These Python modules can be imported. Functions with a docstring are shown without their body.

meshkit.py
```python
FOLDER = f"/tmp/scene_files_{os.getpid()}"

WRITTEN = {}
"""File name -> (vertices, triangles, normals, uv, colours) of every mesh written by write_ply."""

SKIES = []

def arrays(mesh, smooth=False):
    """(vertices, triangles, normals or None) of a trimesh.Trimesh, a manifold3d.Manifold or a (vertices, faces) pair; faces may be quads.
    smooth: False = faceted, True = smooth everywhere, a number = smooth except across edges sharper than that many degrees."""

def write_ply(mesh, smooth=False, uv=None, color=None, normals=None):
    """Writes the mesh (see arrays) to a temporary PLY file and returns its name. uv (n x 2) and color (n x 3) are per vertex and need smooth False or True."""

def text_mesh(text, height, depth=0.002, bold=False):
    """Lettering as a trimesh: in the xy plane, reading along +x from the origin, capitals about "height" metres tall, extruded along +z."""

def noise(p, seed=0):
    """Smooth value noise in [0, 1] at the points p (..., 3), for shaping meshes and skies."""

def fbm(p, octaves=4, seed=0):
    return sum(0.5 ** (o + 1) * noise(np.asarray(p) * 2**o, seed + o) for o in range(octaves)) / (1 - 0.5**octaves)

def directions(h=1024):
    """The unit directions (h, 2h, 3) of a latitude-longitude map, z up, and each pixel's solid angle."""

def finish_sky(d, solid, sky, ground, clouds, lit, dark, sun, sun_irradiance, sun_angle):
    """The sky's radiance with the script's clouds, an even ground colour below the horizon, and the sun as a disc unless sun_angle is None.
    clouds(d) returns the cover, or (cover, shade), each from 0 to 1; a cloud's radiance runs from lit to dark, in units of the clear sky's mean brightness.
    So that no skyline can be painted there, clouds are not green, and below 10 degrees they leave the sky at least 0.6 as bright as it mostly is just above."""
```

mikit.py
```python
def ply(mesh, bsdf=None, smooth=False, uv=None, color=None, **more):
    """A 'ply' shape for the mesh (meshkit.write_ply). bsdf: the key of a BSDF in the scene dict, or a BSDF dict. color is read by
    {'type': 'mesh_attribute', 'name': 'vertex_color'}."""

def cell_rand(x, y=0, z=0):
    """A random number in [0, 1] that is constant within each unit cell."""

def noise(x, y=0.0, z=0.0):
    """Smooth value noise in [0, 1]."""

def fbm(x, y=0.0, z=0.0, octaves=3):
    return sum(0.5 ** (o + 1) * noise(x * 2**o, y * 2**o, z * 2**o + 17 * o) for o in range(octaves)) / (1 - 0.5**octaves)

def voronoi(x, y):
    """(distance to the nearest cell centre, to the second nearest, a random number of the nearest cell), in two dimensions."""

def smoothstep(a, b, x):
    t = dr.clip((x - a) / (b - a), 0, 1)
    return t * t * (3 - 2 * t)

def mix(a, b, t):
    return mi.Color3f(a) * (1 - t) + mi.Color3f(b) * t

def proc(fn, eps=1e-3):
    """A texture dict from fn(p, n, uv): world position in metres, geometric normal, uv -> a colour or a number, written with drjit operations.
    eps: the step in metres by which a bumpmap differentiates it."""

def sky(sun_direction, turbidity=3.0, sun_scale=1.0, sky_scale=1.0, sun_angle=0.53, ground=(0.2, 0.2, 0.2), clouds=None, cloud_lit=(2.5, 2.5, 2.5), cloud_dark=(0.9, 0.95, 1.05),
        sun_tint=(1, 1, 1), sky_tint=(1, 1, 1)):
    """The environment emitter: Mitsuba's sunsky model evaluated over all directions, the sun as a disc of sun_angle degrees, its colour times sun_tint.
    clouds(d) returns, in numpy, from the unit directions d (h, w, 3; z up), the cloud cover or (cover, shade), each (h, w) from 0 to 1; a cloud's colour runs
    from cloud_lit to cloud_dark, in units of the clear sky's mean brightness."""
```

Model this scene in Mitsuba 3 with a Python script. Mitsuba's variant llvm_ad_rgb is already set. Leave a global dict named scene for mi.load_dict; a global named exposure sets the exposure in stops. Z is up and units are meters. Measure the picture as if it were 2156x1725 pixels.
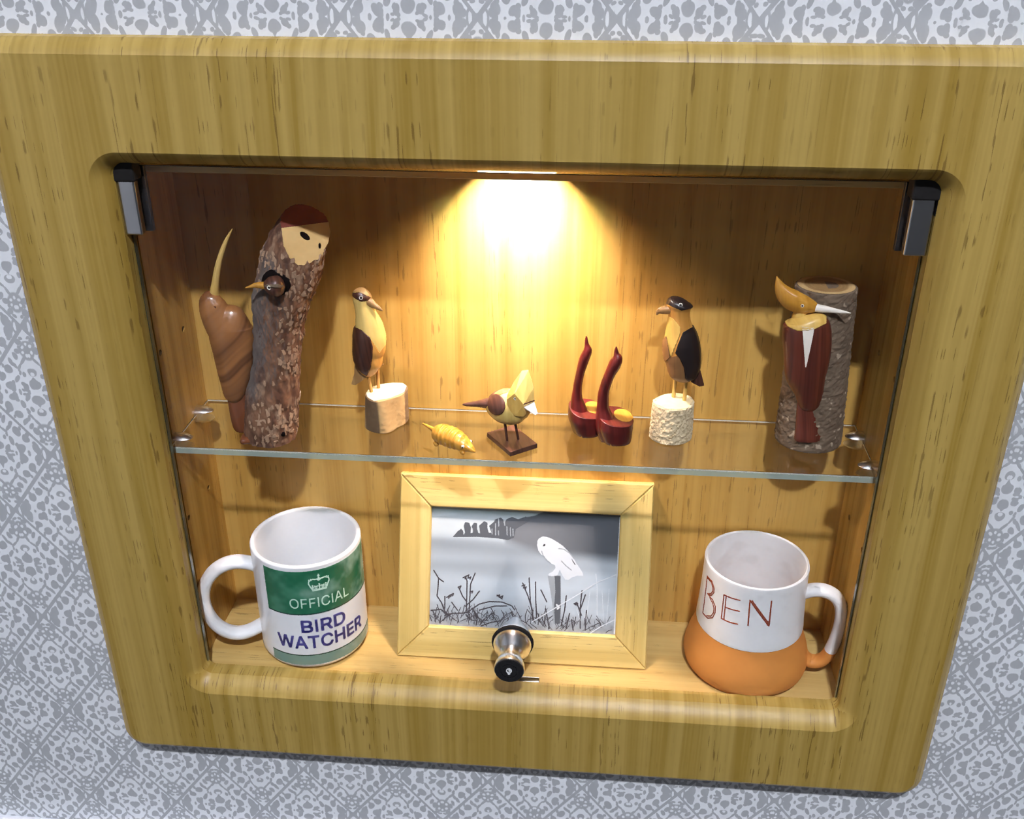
import math, random
import numpy as np, trimesh, manifold3d as m3
import drjit as dr, mitsuba as mi
import mikit, meshkit
from mikit import noise, fbm, smoothstep, mix, cell_rand
from scipy.interpolate import PchipInterpolator
from scipy.spatial import cKDTree
from shapely.geometry import Polygon, LineString, Point, box as sbox
from shapely.ops import unary_union
from shapely import affinity
T = mi.ScalarTransform4f
rng = np.random.default_rng(7)
scene, labels = {"type": "scene"}, {}

# ------------------------------------------------------------------ camera, lights, exposure
exposure = 0.0
EYE = np.array([0.0454, -0.5449, 0.5147])
RIGHT, DOWN, FWD = np.array([.9965, .0841, .0008]), np.array([.0391, -.4548, -.8897]), np.array([-.0745, .8866, -.4565])
scene["camera"] = {"type": "perspective", "fov": 53.7006, "fov_axis": "x", "near_clip": 0.01, "far_clip": 50.0,
                   "to_world": T().look_at(origin=EYE.tolist(), target=(EYE + FWD).tolist(), up=(-DOWN).tolist())}
ROOM_LIGHTS = [(.20, -1.42, 2680.0), (-.85, -1.42, 230.0), (1.45, -1.42, 230.0), (.2, -2.7, 130.0)]   # x, y, radiance
ROOM_TINT = (.93, .97, 1.06)
LAMP, LAMP_TINT, BEAM = 800.0, (1.0, .79, .66), .46
WALL_Y, ZF, ZS, YB = .018, -.0053, .1796, .1057   # wall face, cabinet floor, top of the glass shelf, back panel
SLX, SRX = -.2367, .2356

# ------------------------------------------------------------------ helpers
def name_for(key):
    if key not in scene: return key
    n = 1
    while f"{key}_{n:03d}" in scene: n += 1
    return f"{key}_{n:03d}"
def put(key, mesh, mat, smooth=35, label=None, kind=None, uv=None, off=None, **kw):
    key = name_for(key)
    if hasattr(mesh, "to_mesh"):
        q = mesh.to_mesh(); mesh = trimesh.Trimesh(np.array(q.vert_properties[:, :3], float), np.array(q.tri_verts), process=False)
    if off is not None:
        mesh = mesh.copy(); mesh.apply_translation(off)
    assert len(mesh.faces), key
    scene[key] = mikit.ply(mesh, mat, smooth=smooth, uv=uv, **kw)
    if label or kind: labels[key] = {k: v for k, v in (("label", label), ("kind", kind)) if v}
    return key
def thing(key, label, category, group=None):
    labels[key] = {"label": label, "category": category, **({"group": group} if group else {})}
    return key
def mf(mesh):
    if isinstance(mesh, m3.Manifold): return mesh
    mesh = mesh.copy(); mesh.merge_vertices()
    r = m3.Manifold(m3.Mesh(np.asarray(mesh.vertices, np.float32), np.asarray(mesh.faces, np.uint32)))
    assert r.num_tri() > 0, r.status()
    return r
def tm(man):
    q = man.to_mesh(); return trimesh.Trimesh(np.array(q.vert_properties[:, :3], float), np.array(q.tri_verts), process=False)
def box(x0, x1, y0, y1, z0, z1): return m3.Manifold.cube([x1 - x0, y1 - y0, z1 - z0]).translate([x0, y0, z0])
def rbox(x0, x1, y0, y1, z0, z1, r=.001, n=8):
    s = m3.Manifold.sphere(r, n * 2)
    return m3.Manifold.batch_hull([s.translate([x, y, z]) for x in (x0 + r, x1 - r) for y in (y0 + r, y1 - r) for z in (z0 + r, z1 - r)])
def hull(pts): return m3.Manifold.hull_points(np.asarray(pts, float))
def shull(pts, r, n=12): return m3.Manifold.batch_hull([m3.Manifold.sphere(r, n).translate(list(map(float, p))) for p in pts])
def rod(a, b, r0, r1=None, n=20):
    a, b = np.array(a, float), np.array(b, float); r1 = r0 if r1 is None else r1
    d = b - a; L = np.linalg.norm(d); z = d / L
    x = np.cross(z, [0, 0, 1] if abs(z[2]) < .9 else [1, 0, 0]); x /= np.linalg.norm(x); y = np.cross(z, x)
    return m3.Manifold.cylinder(L, r0, r1, n).transform(np.column_stack([x, y, z, a]))
def loft(rings):
    """A closed mesh through rings (k, n, 3), capped by fans."""
    rings = np.asarray(rings, float); k, n, _ = rings.shape
    i, j = np.meshgrid(np.arange(k - 1), np.arange(n), indexing="ij"); j2 = (j + 1) % n
    q = np.stack([i * n + j, i * n + j2, (i + 1) * n + j2, (i + 1) * n + j], -1).reshape(-1, 4)
    f = np.vstack([q[:, [0, 1, 2]], q[:, [0, 2, 3]]])
    v = np.vstack([rings.reshape(-1, 3), rings[0].mean(0), rings[-1].mean(0)])
    a = np.arange(n); b = (a + 1) % n
    f = np.vstack([f, np.stack([b, a, a * 0 + k * n], 1), np.stack([a + (k - 1) * n, b + (k - 1) * n, a * 0 + k * n + 1], 1)])
    m = trimesh.Trimesh(v, f, process=False)
    if m.volume < 0: m.invert()
    return m
def spine(pts, depth=.85, n=40, m=70, y=0.0, e=2.0):
    """Carved form in mm: pts of (x, z, a[, y, b]); a = half width in the xz plane, b = half thickness along y (a * depth if left out)."""
    P = np.array([(p[0], p[1], p[2], p[3] if len(p) > 3 and p[3] is not None else y, p[4] if len(p) > 4 else p[2] * depth) for p in pts], float)
    s = np.r_[0, np.cumsum(np.linalg.norm(np.diff(P[:, [0, 3, 1]], axis=0), axis=1))]
    t = np.linspace(0, s[-1], m); Q = PchipInterpolator(s, P)(t)
    d = np.gradient(Q[:, [0, 1]], t, axis=0); d /= np.linalg.norm(d, axis=1, keepdims=True) + 1e-9
    u = np.stack([d[:, 1], -d[:, 0]], 1)
    th = np.linspace(0, 2 * np.pi, n, endpoint=False); c, sn = np.cos(th), np.sin(th)
    c, sn = np.sign(c) * np.abs(c) ** (2 / e), np.sign(sn) * np.abs(sn) ** (2 / e)
    R = np.zeros((m, n, 3))
    R[..., 0] = Q[:, None, 0] + u[:, None, 0] * Q[:, None, 2] * c
    R[..., 2] = Q[:, None, 1] + u[:, None, 1] * Q[:, None, 2] * c
    R[..., 1] = Q[:, None, 3] + Q[:, None, 4] * sn
    return loft(R)
def grown(mesh, d):
    g = mesh.copy(); g.merge_vertices(); g.vertices = g.vertices + g.vertex_normals * d; return g
def inlay(body, poly, grow, kx=0.0, kz=.38, y0=-40.0, y1=0.0, round_=.4, yref=0.0):
    """A piece of the surface of body (mm), outlined by poly in the xz plane, standing grow mm proud, cut along the slanted direction (kx, -1, kz)."""
    p = Polygon(poly).buffer(0)
    if round_: p = p.buffer(-round_).buffer(2 * round_).buffer(-round_)
    if p.geom_type != "Polygon": p = max(p.geoms, key=lambda g: g.area)
    e = trimesh.creation.extrude_polygon(p, y1 - y0, engine="earcut")
    v = np.asarray(e.vertices); yy = v[:, 2] + y0
    e.vertices = np.stack([v[:, 0] - (yy - yref) * kx, yy, v[:, 1] - (yy - yref) * kz], 1)
    if e.volume < 0: e.invert()
    return mf(grown(body, grow)) ^ mf(e)
def front(mesh, x, z):
    """The y of the nearest front-facing point of the mesh at (x, z)."""
    if isinstance(mesh, m3.Manifold): mesh = tm(mesh)
    v, nn = np.asarray(mesh.vertices), mesh.vertex_normals
    ok = np.nonzero(nn[:, 1] < 0)[0]; d = np.hypot(v[ok, 0] - x, v[ok, 2] - z)
    return v[ok[np.argsort(d)[:4]], 1].mean()
def eye_on(key, mesh, x, z, r, off, ring, dot, proud=.3):
    y = front(mesh, x, z)
    out = rod((x, y + 1.0, z), (x, y - proud, z), r, r, 24); hole = rod((x, y + 2, z), (x, y - 2, z), r * .6, r * .6, 24)
    put(key, mm(out - hole), ring, off=off, label="pale ring of the painted eye"); put(key.rsplit("__", 1)[0] + "__pupil", mm(rod((x, y + 1.0, z), (x, y - proud * .7, z), r * .6, r * .55, 20)), dot, off=off)
def mm(mesh):
    if isinstance(mesh, m3.Manifold): mesh = tm(mesh)
    g = mesh.copy(); g.apply_scale(.001); return g
def lathe(profile, n=96): return trimesh.creation.revolve(np.asarray(profile, float), sections=n)
def rect_loop(x0, x1, z0, z1, r, y, n=14):
    out = []
    for cx, cz, a0 in ((x1 - r, z1 - r, 0), (x0 + r, z1 - r, 90), (x0 + r, z0 + r, 180), (x1 - r, z0 + r, 270)):
        for a in np.radians(np.linspace(a0, a0 + 90, n)): out.append((cx + r * math.cos(a), y, cz + r * math.sin(a)))
    return np.array(out)
def ring_loft(loops, closed=True):
    L = np.array(loops); k, n, _ = L.shape; v = L.reshape(-1, 3); f = []
    for i in range(k if closed else k - 1):
        a, b = i * n, ((i + 1) % k) * n; j = np.arange(n); j2 = (j + 1) % n
        f += [np.stack([a + j, a + j2, b + j2], 1), np.stack([a + j, b + j2, b + j], 1)]
    m = trimesh.Trimesh(v, np.vstack(f), process=False)
    if closed and m.volume < 0: m.invert()
    return m
def extr(poly, y0, y1):
    """Shapely polygon in (x, z), extruded between y0 and y1."""
    e = trimesh.creation.extrude_polygon(poly, y1 - y0, engine="earcut"); v = np.asarray(e.vertices)
    e.vertices = np.stack([v[:, 0], v[:, 2] + y0, v[:, 1]], 1); e.invert()
    if e.volume < 0: e.invert()
    return e

# ------------------------------------------------------------------ materials
def principled(color, rough=.5, spec=.5, coat=0.0, metallic=0.0, two=False, **kw):
    c = color if isinstance(color, dict) else {"type": "rgb", "value": list(color)}
    d = {"type": "principled", "base_color": c, "roughness": rough, "specular": spec, "clearcoat": coat, "clearcoat_gloss": .9, "metallic": metallic, **kw}
    return {"type": "twosided", "nested": d} if two else d
def mat(key, *a, **k): scene[key] = principled(*a, **k); return key
def C(*c): return mi.Color3f(*c)
def oak(base, dark, pore, along, across, scale=1.0, pores=1.0):
    """Oak foil: grain along one axis, streaks, flame bands and short dark pores across the other."""
    def fn(p, n, uv):
        l, a = along(p, n) * scale, across(p, n) * scale
        w = a + .007 * (noise(a * 8, l * 2.6, 5.0) - .5) + .0016 * (noise(a * 40, l * 11, 2.0) - .5)
        bands = fbm(w * 110, l * 1.1, 1.0)
        fine = noise(w * 900, l * 6, 3.0)
        flame = dr.square(dr.square(.5 + .5 * dr.sin(w * 420 + 10 * noise(a * 13, l * 3.4, 8.0))))
        big = smoothstep(.45, .8, noise(a * 19, l * 1.8, 12.0))
        c = mix(base, dark, dr.clip(.70 * smoothstep(.36, .70, bands) + .42 * (fine - .35) + .40 * flame * big, 0, 1))
        zone = smoothstep(.40, .66, noise(w * 55, l * 3.0, 4.0))
        m = noise(w * 1250, l * 75, 6.0) + .16 * (noise(w * 300, l * 9, 9.0) - .5)
        return mix(c, pore, pores * (.10 + .5 * zone) * smoothstep(.80, .92, m))
    return mikit.proc(fn)
UP = lambda p, n: p.z + dr.select(dr.abs(n.x) > .7, 0, p.y)
SIDE = lambda p, n: dr.select(dr.abs(n.x) > .7, p.y + dr.sign(n.x) * .2, p.x)
BASE, DARK, PORE = (.375, .258, .070), (.275, .175, .032), (.10, .05, .012)
mat("oak_up", oak(BASE, DARK, PORE, UP, SIDE), rough=.42, spec=.4)
mat("oak_across", oak((.52, .36, .13), (.44, .28, .085), PORE, lambda p, n: p.x, lambda p, n: p.y + .6 * p.z, pores=.6), rough=.45, spec=.4)
mat("oak_side", oak((.42, .245, .056), (.32, .165, .028), (.14, .07, .02), UP, SIDE, pores=.5), rough=.4, spec=.4)
mat("oak_back", oak((.50, .305, .078), (.41, .225, .046), (.14, .07, .02), UP, lambda p, n: p.x + .31, pores=.8), rough=.4, spec=.4)
mat("ash_across", oak((.60, .45, .165), (.49, .35, .105), (.22, .14, .04), lambda p, n: p.x, lambda p, n: p.z + .7, 1.25), rough=.5)
mat("ash_up", oak((.60, .45, .165), (.49, .35, .105), (.22, .14, .04), lambda p, n: p.z, lambda p, n: p.x + .7, 1.25), rough=.5)
def grain(c0, c1, freq=420.0, rot=0.0, warp=.004, tilt=(1.0, .3, .12)):
    def fn(p, n, uv):
        a = p.x * tilt[0] + p.y * tilt[1] + p.z * tilt[2] + warp * noise(p.x * 60, p.y * 60, p.z * 25)
        return mix(c0, c1, dr.clip(.65 * smoothstep(.25, .75, noise(a * freq, p.z * 12 + rot, 2.0)) + .35 * noise(a * freq * 3.3, p.z * 30, 7.0), 0, 1))
    return mikit.proc(fn)
mat("yellow_wood", grain((.66, .44, .12), (.56, .34, .075)), rough=.32, coat=.3)
mat("pale_yellow_wood", grain((.62, .46, .15), (.54, .37, .10)), rough=.34, coat=.3)
mat("amber_wood", grain((.52, .26, .06), (.42, .19, .035)), rough=.34, coat=.3)
mat("golden_wood", grain((.50, .25, .036), (.40, .18, .02)), rough=.22, coat=.8)
mat("tan_wood", grain((.34, .20, .075), (.24, .13, .045)), rough=.4, coat=.2)
mat("belly_wood", grain((.24, .125, .045), (.17, .08, .03)), rough=.4, coat=.2)
mat("dark_wood", grain((.060, .022, .013), (.032, .012, .008), 700), rough=.3, coat=.35)
mat("brown_wood", grain((.085, .034, .022), (.052, .021, .014), 700), rough=.35, coat=.3)
mat("black_paint", (.012, .008, .008), rough=.3, coat=.3)
mat("red_wood", grain((.088, .007, .006), (.042, .004, .004), 320), rough=.3, coat=.5)
mat("mahogany", grain((.115, .026, .014), (.062, .014, .009), 600), rough=.28, coat=.6)
mat("walnut", grain((.30, .125, .038), (.115, .040, .014), 190, warp=.010, tilt=(.6, .3, -.75)), rough=.24, coat=.8)
mat("walnut_dark", grain((.20, .065, .025), (.12, .036, .015), 300), rough=.26, coat=.7)
mat("white_wood", (.78, .74, .66), rough=.4)
mat("horn", grain((.60, .40, .13), (.50, .31, .08)), rough=.3, coat=.4)
mat("chalk_bark", mikit.proc(lambda p, n, uv: mix((.54, .45, .29), (.33, .25, .14), smoothstep(.5, .72, fbm(p.x * 900, p.y * 900, p.z * 650)))), rough=.9, spec=.1)
mat("end_grain", mikit.proc(lambda p, n, uv: mix((.80, .68, .43), (.70, .55, .30), fbm(p.x * 260, p.y * 260, p.z * 260))), rough=.8, spec=.1)
mat("stump_bark", mikit.proc(lambda p, n, uv: mix(mix((.52, .36, .17), (.36, .22, .09), fbm(p.x * 90, p.y * 90, p.z * 160)), (.085, .055, .035), smoothstep(.52, .6, noise(p.x * 70 + 3.2, p.y * 60, p.z * 22)) * .85)), rough=.75, spec=.2)
mat("cut_face_wood", mikit.proc(lambda p, n, uv: mix((.60, .42, .19), (.50, .33, .13), fbm(p.x * 150, p.y * 150, p.z * 150))), rough=.7, spec=.2)
mat("heart_wood", mikit.proc(lambda p, n, uv: mix((.15, .035, .025), (.085, .018, .014), fbm(p.x * 160, p.y * 160, p.z * 160))), rough=.5)
def rings(p, n, uv):
    r = dr.sqrt(dr.square(p.x - .1937) + dr.square(p.y - .079)) + .0012 * noise(p.x * 200, p.y * 200)
    c = mix((.30, .185, .075), (.21, .12, .045), .5 + .5 * dr.sin(r * 2300) * noise(r * 500, 3.0))
    return mix(c, mi.Color3f(.46, .31, .14), smoothstep(.0135, .016, r))
mat("ring_wood", mikit.proc(rings), rough=.6)
def bark1(p, n, uv):
    c = mix((.185, .095, .055), (.085, .042, .028), smoothstep(.3, .7, fbm(p.x * 240, p.y * 240, p.z * 70)))
    c = mix(c, mi.Color3f(.27, .17, .11), smoothstep(.55, .72, fbm(p.x * 190 + 4, p.y * 190, p.z * 90)) * .8)
    patch = smoothstep(.44, .58, fbm(p.x * 36, p.y * 36, p.z * 15 + 4)) * smoothstep(.2, -.5, n.x)
    return mix(c, mix((.150, .125, .110), (.075, .064, .062), noise(p.x * 150, p.y * 150, p.z * 70)), patch * .9)
mat("bark", mikit.proc(bark1), rough=.85, spec=.15)
mat("bark_flake", mikit.proc(lambda p, n, uv: mix((.40, .27, .18), (.22, .135, .085), fbm(p.x * 320, p.y * 320, p.z * 200))), rough=.8, spec=.15)
mat("grey_bark", mikit.proc(lambda p, n, uv: mix(mix((.17, .125, .085), (.085, .062, .042), fbm(p.x * 170, p.y * 170, p.z * 120)), (.34, .27, .20), smoothstep(.66, .76, fbm(p.x * 240 + 9, p.y * 240, p.z * 200)))), rough=.85, spec=.15)
mat("black_hole", (.006, .004, .004), rough=.9, spec=.0)
mat("chrome", (.84, .87, .92), rough=.22, metallic=1.0)
mat("steel", (.72, .73, .75), rough=.22, metallic=1.0)
mat("silver_print", (.75, .75, .75), rough=.35)
mat("black_plastic", (.012, .012, .013), rough=.28)
mat("black_rubber", (.010, .009, .009), rough=.7, spec=.2)
mat("ceramic", (.82, .835, .86), rough=.12, coat=.6)
mat("ceramic_grey", mikit.proc(lambda p, n, uv: mix((.74, .75, .76), (.68, .685, .69), smoothstep(.5, .8, fbm(p.x * 80, p.y * 80, p.z * 80)))), rough=.25, coat=.3)
mat("terracotta", mikit.proc(lambda p, n, uv: mix((.60, .245, .055), (.52, .20, .045), fbm(p.x * 70, p.y * 70, p.z * 70))), rough=.55, spec=.3)
def green_print(p, n, uv):
    w = fbm(p.x * 75, p.y * 75, p.z * 75); v = fbm(p.x * 300, p.y * 300, p.z * 120)
    g = mix((.014, .125, .060), (.05, .20, .12), smoothstep(.35, .75, w))
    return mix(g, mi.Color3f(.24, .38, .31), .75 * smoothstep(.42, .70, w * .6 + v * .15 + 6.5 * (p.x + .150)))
mat("green_print", mikit.proc(green_print), rough=.22, coat=.4)
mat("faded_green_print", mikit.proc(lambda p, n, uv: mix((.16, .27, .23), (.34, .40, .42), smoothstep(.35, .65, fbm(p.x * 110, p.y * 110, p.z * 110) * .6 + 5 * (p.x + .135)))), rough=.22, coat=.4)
mat("mint_print", (.60, .80, .68), rough=.25)
mat("navy_print", mikit.proc(lambda p, n, uv: mix((.018, .018, .11), (.09, .085, .30), smoothstep(.3, .75, fbm(p.x * 130, p.y * 130, p.z * 130)))), rough=.25)
mat("dark_line", (.015, .045, .035), rough=.3)
mat("rust_line", mikit.proc(lambda p, n, uv: mix((.30, .06, .02), (.14, .03, .025), noise(p.x * 90, p.y * 90, p.z * 40))), rough=.4)
mat("white_paint", (.80, .81, .84), rough=.4)
mat("left_paint", (.42, .42, .43), rough=.9, spec=.1)
mat("room_paint", (.10, .10, .10), rough=.9, spec=.1)
mat("ceiling_paint", (.40, .40, .40), rough=.9, spec=.1)
mat("carpet", (.05, .048, .048), rough=1.0, spec=.0)
scene["glass"] = {"type": "thindielectric", "int_ior": 1.5}
scene["door_glass"] = {"type": "thindielectric", "int_ior": 1.32}
mat("glass_edge", (.40, .52, .48), rough=.12, spec=.8, coat=.6)
mat("glass_rim", (.62, .62, .54), rough=.15, spec=.7)
mat("glass_edge_dark", (.05, .06, .045), rough=.15, spec=.7)

HX, HZ, X0, Z0 = .0365, .04634, -.349, -.0545
def wallpaper(p, n, uv):
    """Damask print: a lattice of rhombs, each with spades, a fleur, bows, dots and two rosettes."""
    u, v = (p.x - X0) / HX, (p.z - Z0) / HZ
    wx, wz = .05 * (noise(u * 7, v * 7, 1.0) - .5), .05 * (noise(u * 7, v * 7, 9.0) - .5)
    s, t = u + v, u - v
    s, t = s - 2 * dr.floor(s / 2) - 1, t - 2 * dr.floor(t / 2) - 1
    du, dv = .5 * (s + t), .5 * (s - t)
    a, b = dr.abs(du) + wx, dr.abs(dv) + wz
    def el(x, z, rx, rz, tilt=0.0):
        c, q = math.cos(tilt), math.sin(tilt); X, Z = a - x, b - z
        return dr.sqrt(dr.square((X * c + Z * q) / rx) + dr.square((Z * c - X * q) / rz)) - 1
    lo = lambda *q: __import__("functools").reduce(dr.minimum, q)
    grey = lo(el(0, .125, .095, .07), (a / .055 + dr.abs(b - .17) / .07 - 1),                        # spades
              el(.175, .075, .05, .05), el(.215, .115, .035, .03), el(.135, .03, .03, .02), el(.24, .03, .035, .018),
              el(.318, 0, .024, .036), el(.58, 0, .024, .028))
    outer = lo(el(.455, .085, .070, .056), el(.425, .045, .04, .05), el(.40, .135, .03, .03),
              el(.725, .100, .064, .072), el(.745, .0, .040, .09), el(.70, .175, .032, .032), el(.80, .05, .03, .05),
              el(.578, .235, .056, .060), el(.620, .30, .024, .045, -.5), el(.43, .35, .070, .060, -.6), el(.31, .195, .034, .062, .5), el(.515, .40, .022, .03),
              el(.335, .465, .030, .068, -.7), el(.265, .41, .026, .042, -.5), el(.245, .555, .034, .056, -.6), el(.17, .27, .03, .035), el(.235, .30, .02, .035, .4),
              el(.18, .63, .046, .045), el(.10, .49, .022, .075, .75), el(.20, .385, .018, .07, .75), el(.125, .79, .048, .038), el(.055, .84, .035, .022), el(.14, .71, .02, .03))
    grey = lo(grey, outer - .10)
    shoe = dr.maximum(el(0, .325, .075, .055), -el(0, .300, .040, .034))
    grey = lo(grey, shoe)
    ros = el(0, .645, .142, .132)
    pet = lo(el(0, .73, .032, .034), el(.075, .695, .030, .030), el(.078, .605, .034, .030), el(0, .565, .032, .032))
    grey = lo(grey, dr.maximum(ros, -pet))
    line = lo((1 - dr.abs(s)) / .030 - 1, (1 - dr.abs(t)) / .040 - 1)
    leaf = dr.maximum(el(.885, 0, .055, .12), -el(.885, 0, .030, .085)); corner = dr.maximum(el(0, .965, .06, .05), -el(0, .925, .05, .035))
    grey = lo(grey, line, leaf, corner, el(.965, .0, .03, .05))
    g = smoothstep(.20, .02, grey)
    return mix((.72, .735, .765), (.375, .385, .405), g)
mat("wallpaper", mikit.proc(wallpaper), rough=.85, spec=.08)

# ------------------------------------------------------------------ the room
hole = sbox(-.262, -.034, .262, .408)
put("wall_back", extr(Polygon([(-1.9, -1.3), (2.2, -1.3), (2.2, 2.05), (-1.9, 2.05)], [list(hole.exterior.coords)]), WALL_Y, WALL_Y + .012), "wallpaper", smooth=False, kind="structure", label="grey and white damask wallpaper around the cabinet")
put("trim_1", rbox(-1.9, 2.2, -.004, WALL_Y, -.262, -.1745, .004), "white_paint", kind="structure", label="white painted trim below the wallpaper at the lower left")
put("ceiling", box(-1.9, 2.2, -3.2, WALL_Y, 2.05, 2.10), "ceiling_paint", smooth=False, kind="structure")
put("floor", box(-1.9, 2.2, -3.2, WALL_Y, -1.35, -1.3), "carpet", smooth=False, kind="structure")
put("wall_left", box(-1.35, -1.3, -3.2, WALL_Y, -1.3, 2.05), "left_paint", smooth=False, kind="structure")
put("wall_right", box(2.2, 2.25, -3.2, WALL_Y, -1.3, 2.05), "room_paint", smooth=False, kind="structure")
put("wall_front", box(-1.95, 2.25, -3.25, -3.2, -1.3, 2.05), "room_paint", smooth=False, kind="structure")
for i, (x, y, rad) in enumerate(ROOM_LIGHTS):
    k = name_for("ceiling_light__housing").replace("__housing", "") if i == 0 else f"ceiling_light_{i:03d}"
    thing(k, "round white ceiling downlight " + ("straight in front of the cabinet", "to the left in front of the cabinet", "to the right in front of the cabinet", "far back in the middle of the room")[i], "ceiling light", "ceiling downlights")
    put(k + "__housing", trimesh.creation.annulus(.055, .07, .012), "white_paint", off=(x, y, 2.042))
    d = trimesh.creation.cylinder(.055, .004, sections=40)
    scene[k + "__lens"] = {**mikit.ply(d, "white_paint"), "to_world": T().translate([x, y, 2.044]), "emitter": {"type": "area", "radiance": {"type": "rgb", "value": [rad * c for c in ROOM_TINT]}}}

# ------------------------------------------------------------------ display cabinet
thing("display_cabinet", "oak wall display cabinet with glass front, set into the papered wall", "display cabinet")
OX0, OX1, OZ0, OZ1, IX, IT, RB, TOP = -.2989, .2969, -.0723, .4449, .230, .3768, .0105, .78
loops = [rect_loop(-IX, IX, 0, IT, .007, .0212), rect_loop(-IX, IX, 0, IT, .007, RB)]
def bevel(t):
    """Shallow convex bevel, t from 0 (edge) to 1 (face): offset from the edge and depth, as parts of RB."""
    a = t * math.pi / 2; k = .38
    return (1 - k) * t + k * (1 - math.cos(a)), (1 - k) * (1 - t) + k * (1 - math.sin(a))
for t in np.linspace(.12, 1, 8):
    o, d = (RB * q for q in bevel(t)); loops.append(rect_loop(-IX - o, IX + o, -o, IT + o * TOP, .007 + o * 1.1, d))
loops.append(rect_loop(-IX - RB - .0004, IX + RB + .0004, -RB - .0004, IT + RB * TOP + .0004, .0186, 0))
RO = .0080
loops.append(rect_loop(OX0 + RO + .0004, OX1 - RO - .0004, OZ0 + RO + .0004, OZ1 - RO - .0004, .0106, 0))
for t in np.linspace(1, 0, 8):
    o, d = (RO * q for q in bevel(t)); loops.append(rect_loop(OX0 + o, OX1 - o, OZ0 + o, OZ1 - o, .016 - .6 * o, d))
loops += [rect_loop(OX0, OX1, OZ0, OZ1, .016, WALL_Y)]
loops += [rect_loop(-.2610, .2600, -.033, .407, .003, WALL_Y), rect_loop(-.2610, .2600, -.033, .407, .003, .0212)]
put("display_cabinet__face_frame", ring_loft(loops), "oak_up", smooth=22, label="broad oak face frame with rounded edges")
holes = lambda x: [rod((x - .02, y, z), (x + .02, y, z), .0022, n=16) for y in (.0437, .0843) for z in (.2435, .1143)]
for x0, x1, xi in ((SLX - .014, SLX, SLX), (SRX, SRX + .014, SRX)):
    side = box(x0, x1, .0405, YB, ZF - .012, .40)
    for h in holes(xi): side = side - (h ^ box(xi - .009, xi + .009, 0, .2, 0, .5))
    put("display_cabinet__side_panel", side, "oak_side", smooth=False)
    put("display_cabinet__front_liner", rbox(x0, x1, .0258, .0392, ZF - .012, .40, .0008), "oak_side")
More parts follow.
